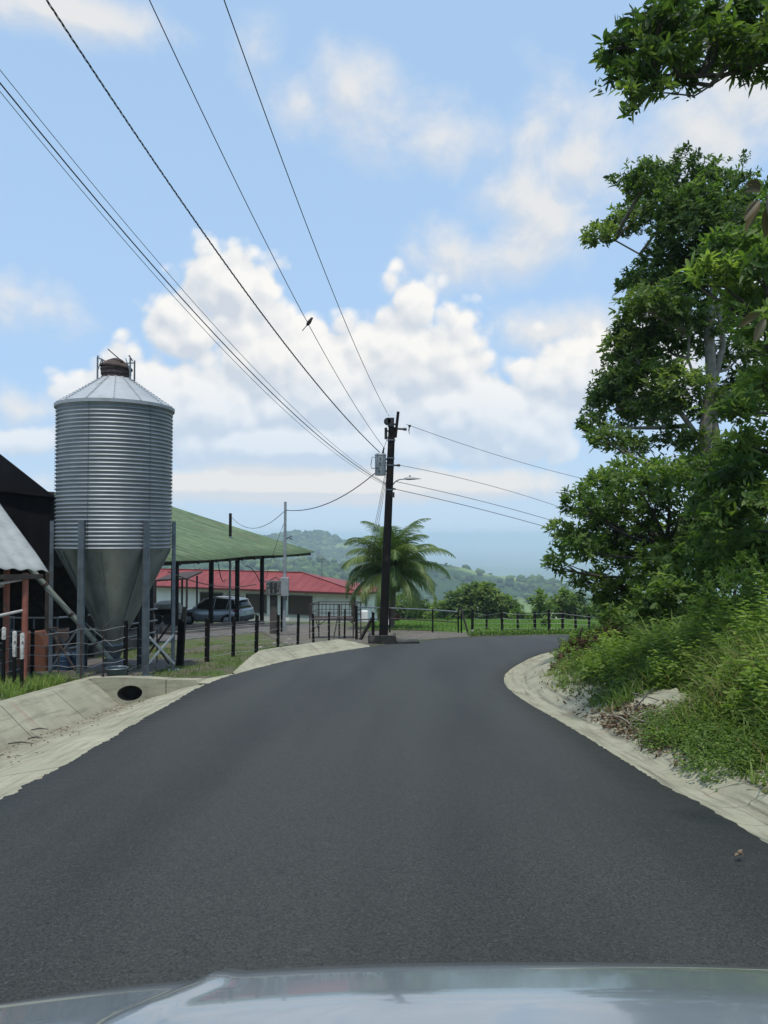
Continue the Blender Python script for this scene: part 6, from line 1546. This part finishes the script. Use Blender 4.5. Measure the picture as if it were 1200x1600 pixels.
# ------------------------------------------------------------------ coconut palm
def build_palm():
    Y = 38.0; b = onG(at(609, 985, Y)); top = Vector(at(613, 899, Y)); t = thing('coconut_palm', 'coconut palm with drooping fronds right behind the utility pole', 'palm', b)
    m = MB(); P = bez(b - Vector((0, 0, .2)), b.lerp(top, .5) + Vector((.15, 0, 0)), top, 16); m.tube(P, [.24 - .09 * min(1, i / 4) + (.012 if i % 2 else 0) for i in range(16)], 14); m.build('trunk', M['palm_trunk'], t, smooth=True)
    rd = random.Random(12); nf = 42
    for k in range(nf):
        az = k * 2.39996 + rd.uniform(-.2, .2); f = k / (nf - 1); el = math.radians(86 - 104 * f + rd.uniform(-7, 7)); L = rd.uniform(3.0, 3.9) * (1 - .10 * f); droop = (1.55 + .35 * f)
        h = Vector((math.cos(az), math.sin(az), 0)); P = []; d0 = h * math.cos(el) + Vector((0, 0, math.sin(el))); p = top + Vector((0, 0, .15)); ns = 18; ang = el
        for i in range(ns + 1):
            P.append(p.copy()); ang -= droop / ns * (.25 + 1.7 * (i / ns) ** 1.2); p = p + (h * math.cos(ang) + Vector((0, 0, math.sin(ang)))) * (L / ns)
        m = MB(); m.tube(P, [.035 * (1 - .85 * i / ns) for i in range(ns + 1)], 5); stem = m.build('frond', M['rachis'], t, smooth=True)
        V, Q, T = [], [], []; side = h.cross(Vector((0, 0, 1))).normalized(); N = 96; base_t = rd.uniform(.25, .75) + (.2 if f > .8 else 0)
        for i in range(N):
            u = .10 + .90 * i / (N - 1); x = u * ns; a = min(int(x), ns - 1); q = P[a].lerp(P[a + 1], x - a); tg = (P[a + 1] - P[a]).normalized(); up = side.cross(tg).normalized() * (1 if side.cross(tg).z > 0 else -1)
            ll = .92 * math.sin(math.pi * min(1, .16 + u * .80)) ** .8 * rd.uniform(.8, 1.1)
            for sg in (-1, 1):
                d = (side * sg * .85 + tg * (.55 + .3 * u) + up * rd.uniform(-.1, .40)).normalized(); g = Vector((0, 0, -1)); w_ = .023
                pts = []; r = q.copy(); dd = d.copy()
                for j in range(5):
                    pts.append(r.copy()); dd = (dd + g * (.14 + .22 * f + rd.uniform(0, .12))).normalized(); r = r + dd * (ll / 4)
                b0 = len(V)
                for j, r in enumerate(pts):
                    ww = w_ * (1 - .9 * (j / 4) ** 1.6); V += [r + tg * ww, r - tg * ww]
                for j in range(4): Q.append((b0 + 2 * j, b0 + 2 * j + 1, b0 + 2 * j + 3, b0 + 2 * j + 2))
                T += [min(.98, max(0, base_t + rd.uniform(-.12, .12) + (.08 if sg > 0 else -.05)))] * 10
        mesh_np('leaflets', np.array([tuple(v) for v in V]), Q, M['palm'], stem, T)
    m = MB()
    for k in range(7):
        a = k * .9; c = top + Vector((.22 * math.cos(a), .22 * math.sin(a), -.12 - .08 * (k % 2))); m.lathe([(0, -.12), (.07, -.09), (.095, 0), (.07, .09), (0, .12)], 10, c)
    m.build('coconuts', surf('coconut_husk', (.10, .11, .035), (.16, .15, .05), 5, .6), t, smooth=True)
build_palm()

# ------------------------------------------------------------------ trees beyond the meadow
def far_trees():
    def ft(name, label, lst, Y, leaf, mat, seed, dens=10, per=6, k=1.05):
        dens *= 3.2
        C_ = cl(lst, Y, 1.4, seed, k); cx = sum(c[0][0] for c in C_) / len(C_); b = onG((cx, Y)); tz = min(c[0][2] for c in C_)
        tree(name, label, b, Vector((cx, Y, tz + .8)), C_, leaf, leaf * .55, dens, mat, 'bark_dark', .32, seed, 'trees beyond the meadow', per=per, twigs=2, flat=.9, tipbias=.7)
    ft('mango_tree', 'broad dark domed tree beyond the meadow left of the pale feathery tree', [(700, 950, 14), (805, 965, 14), (795, 945, 14), (748, 924, 14), (712, 940, 17), (735, 930, 20), (760, 930, 20), (782, 942, 18), (798, 955, 14), (720, 955, 22), (750, 952, 28), (780, 960, 22), (706, 962, 14)], 84, .42, 'leaf_dark', 41, 14)
    ft('feathery_tree', 'light green feathery tree between the two dark domed trees', [(845, 928, 9), (838, 940, 12), (852, 946, 13), (845, 960, 14)], 78, .40, 'leaf_lime', 42, 9)
    ft('domed_tree', 'smaller dark domed tree right of the feathery tree', [(882, 935, 15), (900, 940, 15), (870, 950, 16), (895, 955, 20), (915, 958, 14)], 82, .42, 'leaf_dark', 43, 13)
    ft('edge_tree', 'green tree beyond the meadow partly hidden by the spreading tree', [(935, 945, 16), (955, 950, 18), (945, 962, 18), (975, 955, 18)], 74, .40, 'leaf_mid', 44, 11)
    for i, (px, py, r, Y, mt, lab) in enumerate(((566, 950, 17, 92, 'leaf_mid', 'green tree seen between house end and utility pole'), (592, 945, 16, 96, 'leaf_dark', 'dark tree just left of the utility pole beyond the house'), (628, 942, 16, 90, 'leaf_dark', 'dark tree just right of the palm trunk'),
                                                 (655, 950, 17, 88, 'leaf_mid', 'mid green round tree under the right palm fronds'), (684, 953, 14, 86, 'leaf_lime', 'pale green small tree left of the broad domed tree'), (812, 962, 12, 76, 'leaf_mid', 'low bushy tree between domed and feathery trees'))):
        ft('meadow_tree', lab, [(px, py, r), (px - r * .6, py + 7, r * .8), (px + r * .6, py + 6, r * .8), (px, py + 12, r)], Y, .38, mt, 50 + i, 11)
    # shrubs at the meadow's far edge
    for i, (px, py, r, Y, mt, lab) in enumerate(((828, 962, 5, 60, 'leaf_lime', 'small bright shrub at the meadow edge left of the feathery tree'), (853, 968, 6, 40, 'leaf_lime', 'yellowish sapling behind the fence below the feathery tree'), (618, 963, 7, 58, 'dead', 'dark brown bush on the lawn right of the utility pole'), (700, 966, 5, 64, 'leaf_mid', 'small green shrub at the foot of the broad domed tree'))):
        C_ = cl([(px, py, r), (px + r * .7, py + 2, r * .7), (px - r * .6, py + 3, r * .7)], Y, .2, 70 + i, 1); b = onG((C_[0][0][0], Y)); tree('meadow_shrub', lab, b, b + Vector((0, 0, .3)), C_, .18, .09, 150, mt, 'bark_dark', .04, 70 + i, 'shrubs at the meadow edge', cat='shrub', twigs=2, flat=.9)
far_trees()
def hill_woods():
    rs = np.random.RandomState(77); n = 90000
    u = rs.uniform(-.52, .55, n); Y = 130 + 2900 * rs.rand(n) ** 1.25; X = u * Y
    Z = height(X, Y); wood = fbm(X / 130 + 3, Y / 130, 4) + .10 * (Y > 1700); dens = np.clip((wood + .03) * 6, .05, 1)
    ok = (rs.rand(n) < dens) & ((Y < 700) | (Z > -125)); X, Y, Z = X[ok], Y[ok], Z[ok]; n = min(len(X), 34000); X, Y, Z = X[:n], Y[:n], Z[:n]
    ico = []; 
    ph = (1 + 5 ** .5) / 2; iv = unit(np.array([(-1, ph, 0), (1, ph, 0), (-1, -ph, 0), (1, -ph, 0), (0, -1, ph), (0, 1, ph), (0, -1, -ph), (0, 1, -ph), (ph, 0, -1), (ph, 0, 1), (-ph, 0, -1), (-ph, 0, 1)], float))
    fi = np.array([(0, 11, 5), (0, 5, 1), (0, 1, 7), (0, 7, 10), (0, 10, 11), (1, 5, 9), (5, 11, 4), (11, 10, 2), (10, 7, 6), (7, 1, 8), (3, 9, 4), (3, 4, 2), (3, 2, 6), (3, 6, 8), (3, 8, 9), (4, 9, 5), (2, 4, 11), (6, 2, 10), (8, 6, 7), (9, 8, 1)])
    r = (3.2 + 4.5 * rs.rand(n) ** 1.5) * np.clip(Y / 1200, .55, 1.5); V = iv[None] * (1 + .30 * rs.randn(n, 12, 1)) * r[:, None, None] * np.array([1, 1, .85]) + np.c_[X, Y, Z + r * .55][:, None, :]
    Q = (fi[None] + (np.arange(n) * 12)[:, None, None]).reshape(-1, 3)
    m_, t_, p_ = pmat('far_canopy'); a = t_.new('ShaderNodeAttribute'); a.attribute_name = 'tint'; t_.l.new(t_.mix(a.outputs['Fac'], (.022, .045, .017), (.10, .15, .045)), p_.inputs['Base Color']); p_.inputs['Roughness'].default_value = .95; p_.inputs['Specular IOR Level'].default_value = .1
    tag(mesh_np('hillside_woods', V.reshape(-1, 3), Q, m_, None, np.repeat(rs.rand(n) ** 1.5, 12)), 'woods covering the distant hillsides', 'woods', kind='stuff')
hill_woods()

# ------------------------------------------------------------------ haze: the humid air, one closed box round everything
def build_haze():
    m = MB(); zb, zt = -300., 20.; m.box((0, 5000, (zb + zt) / 2), (260000, 260000, zt - zb))
    mt = bpy.data.materials.new('humid_air'); mt.use_nodes = True; t = NT(mt.node_tree); t.n.clear()
    out = t.new('ShaderNodeOutputMaterial'); v = t.new('ShaderNodeVolumePrincipled'); v.inputs['Density'].default_value = 2.6e-4; v.inputs['Color'].default_value = (.74, .89, 1.0, 1); v.inputs['Anisotropy'].default_value = .0
    t.l.new(v.outputs[0], out.inputs['Volume']); tag(m.build('haze', mt), 'pale blue humid air', 'haze', kind='stuff')
build_haze()
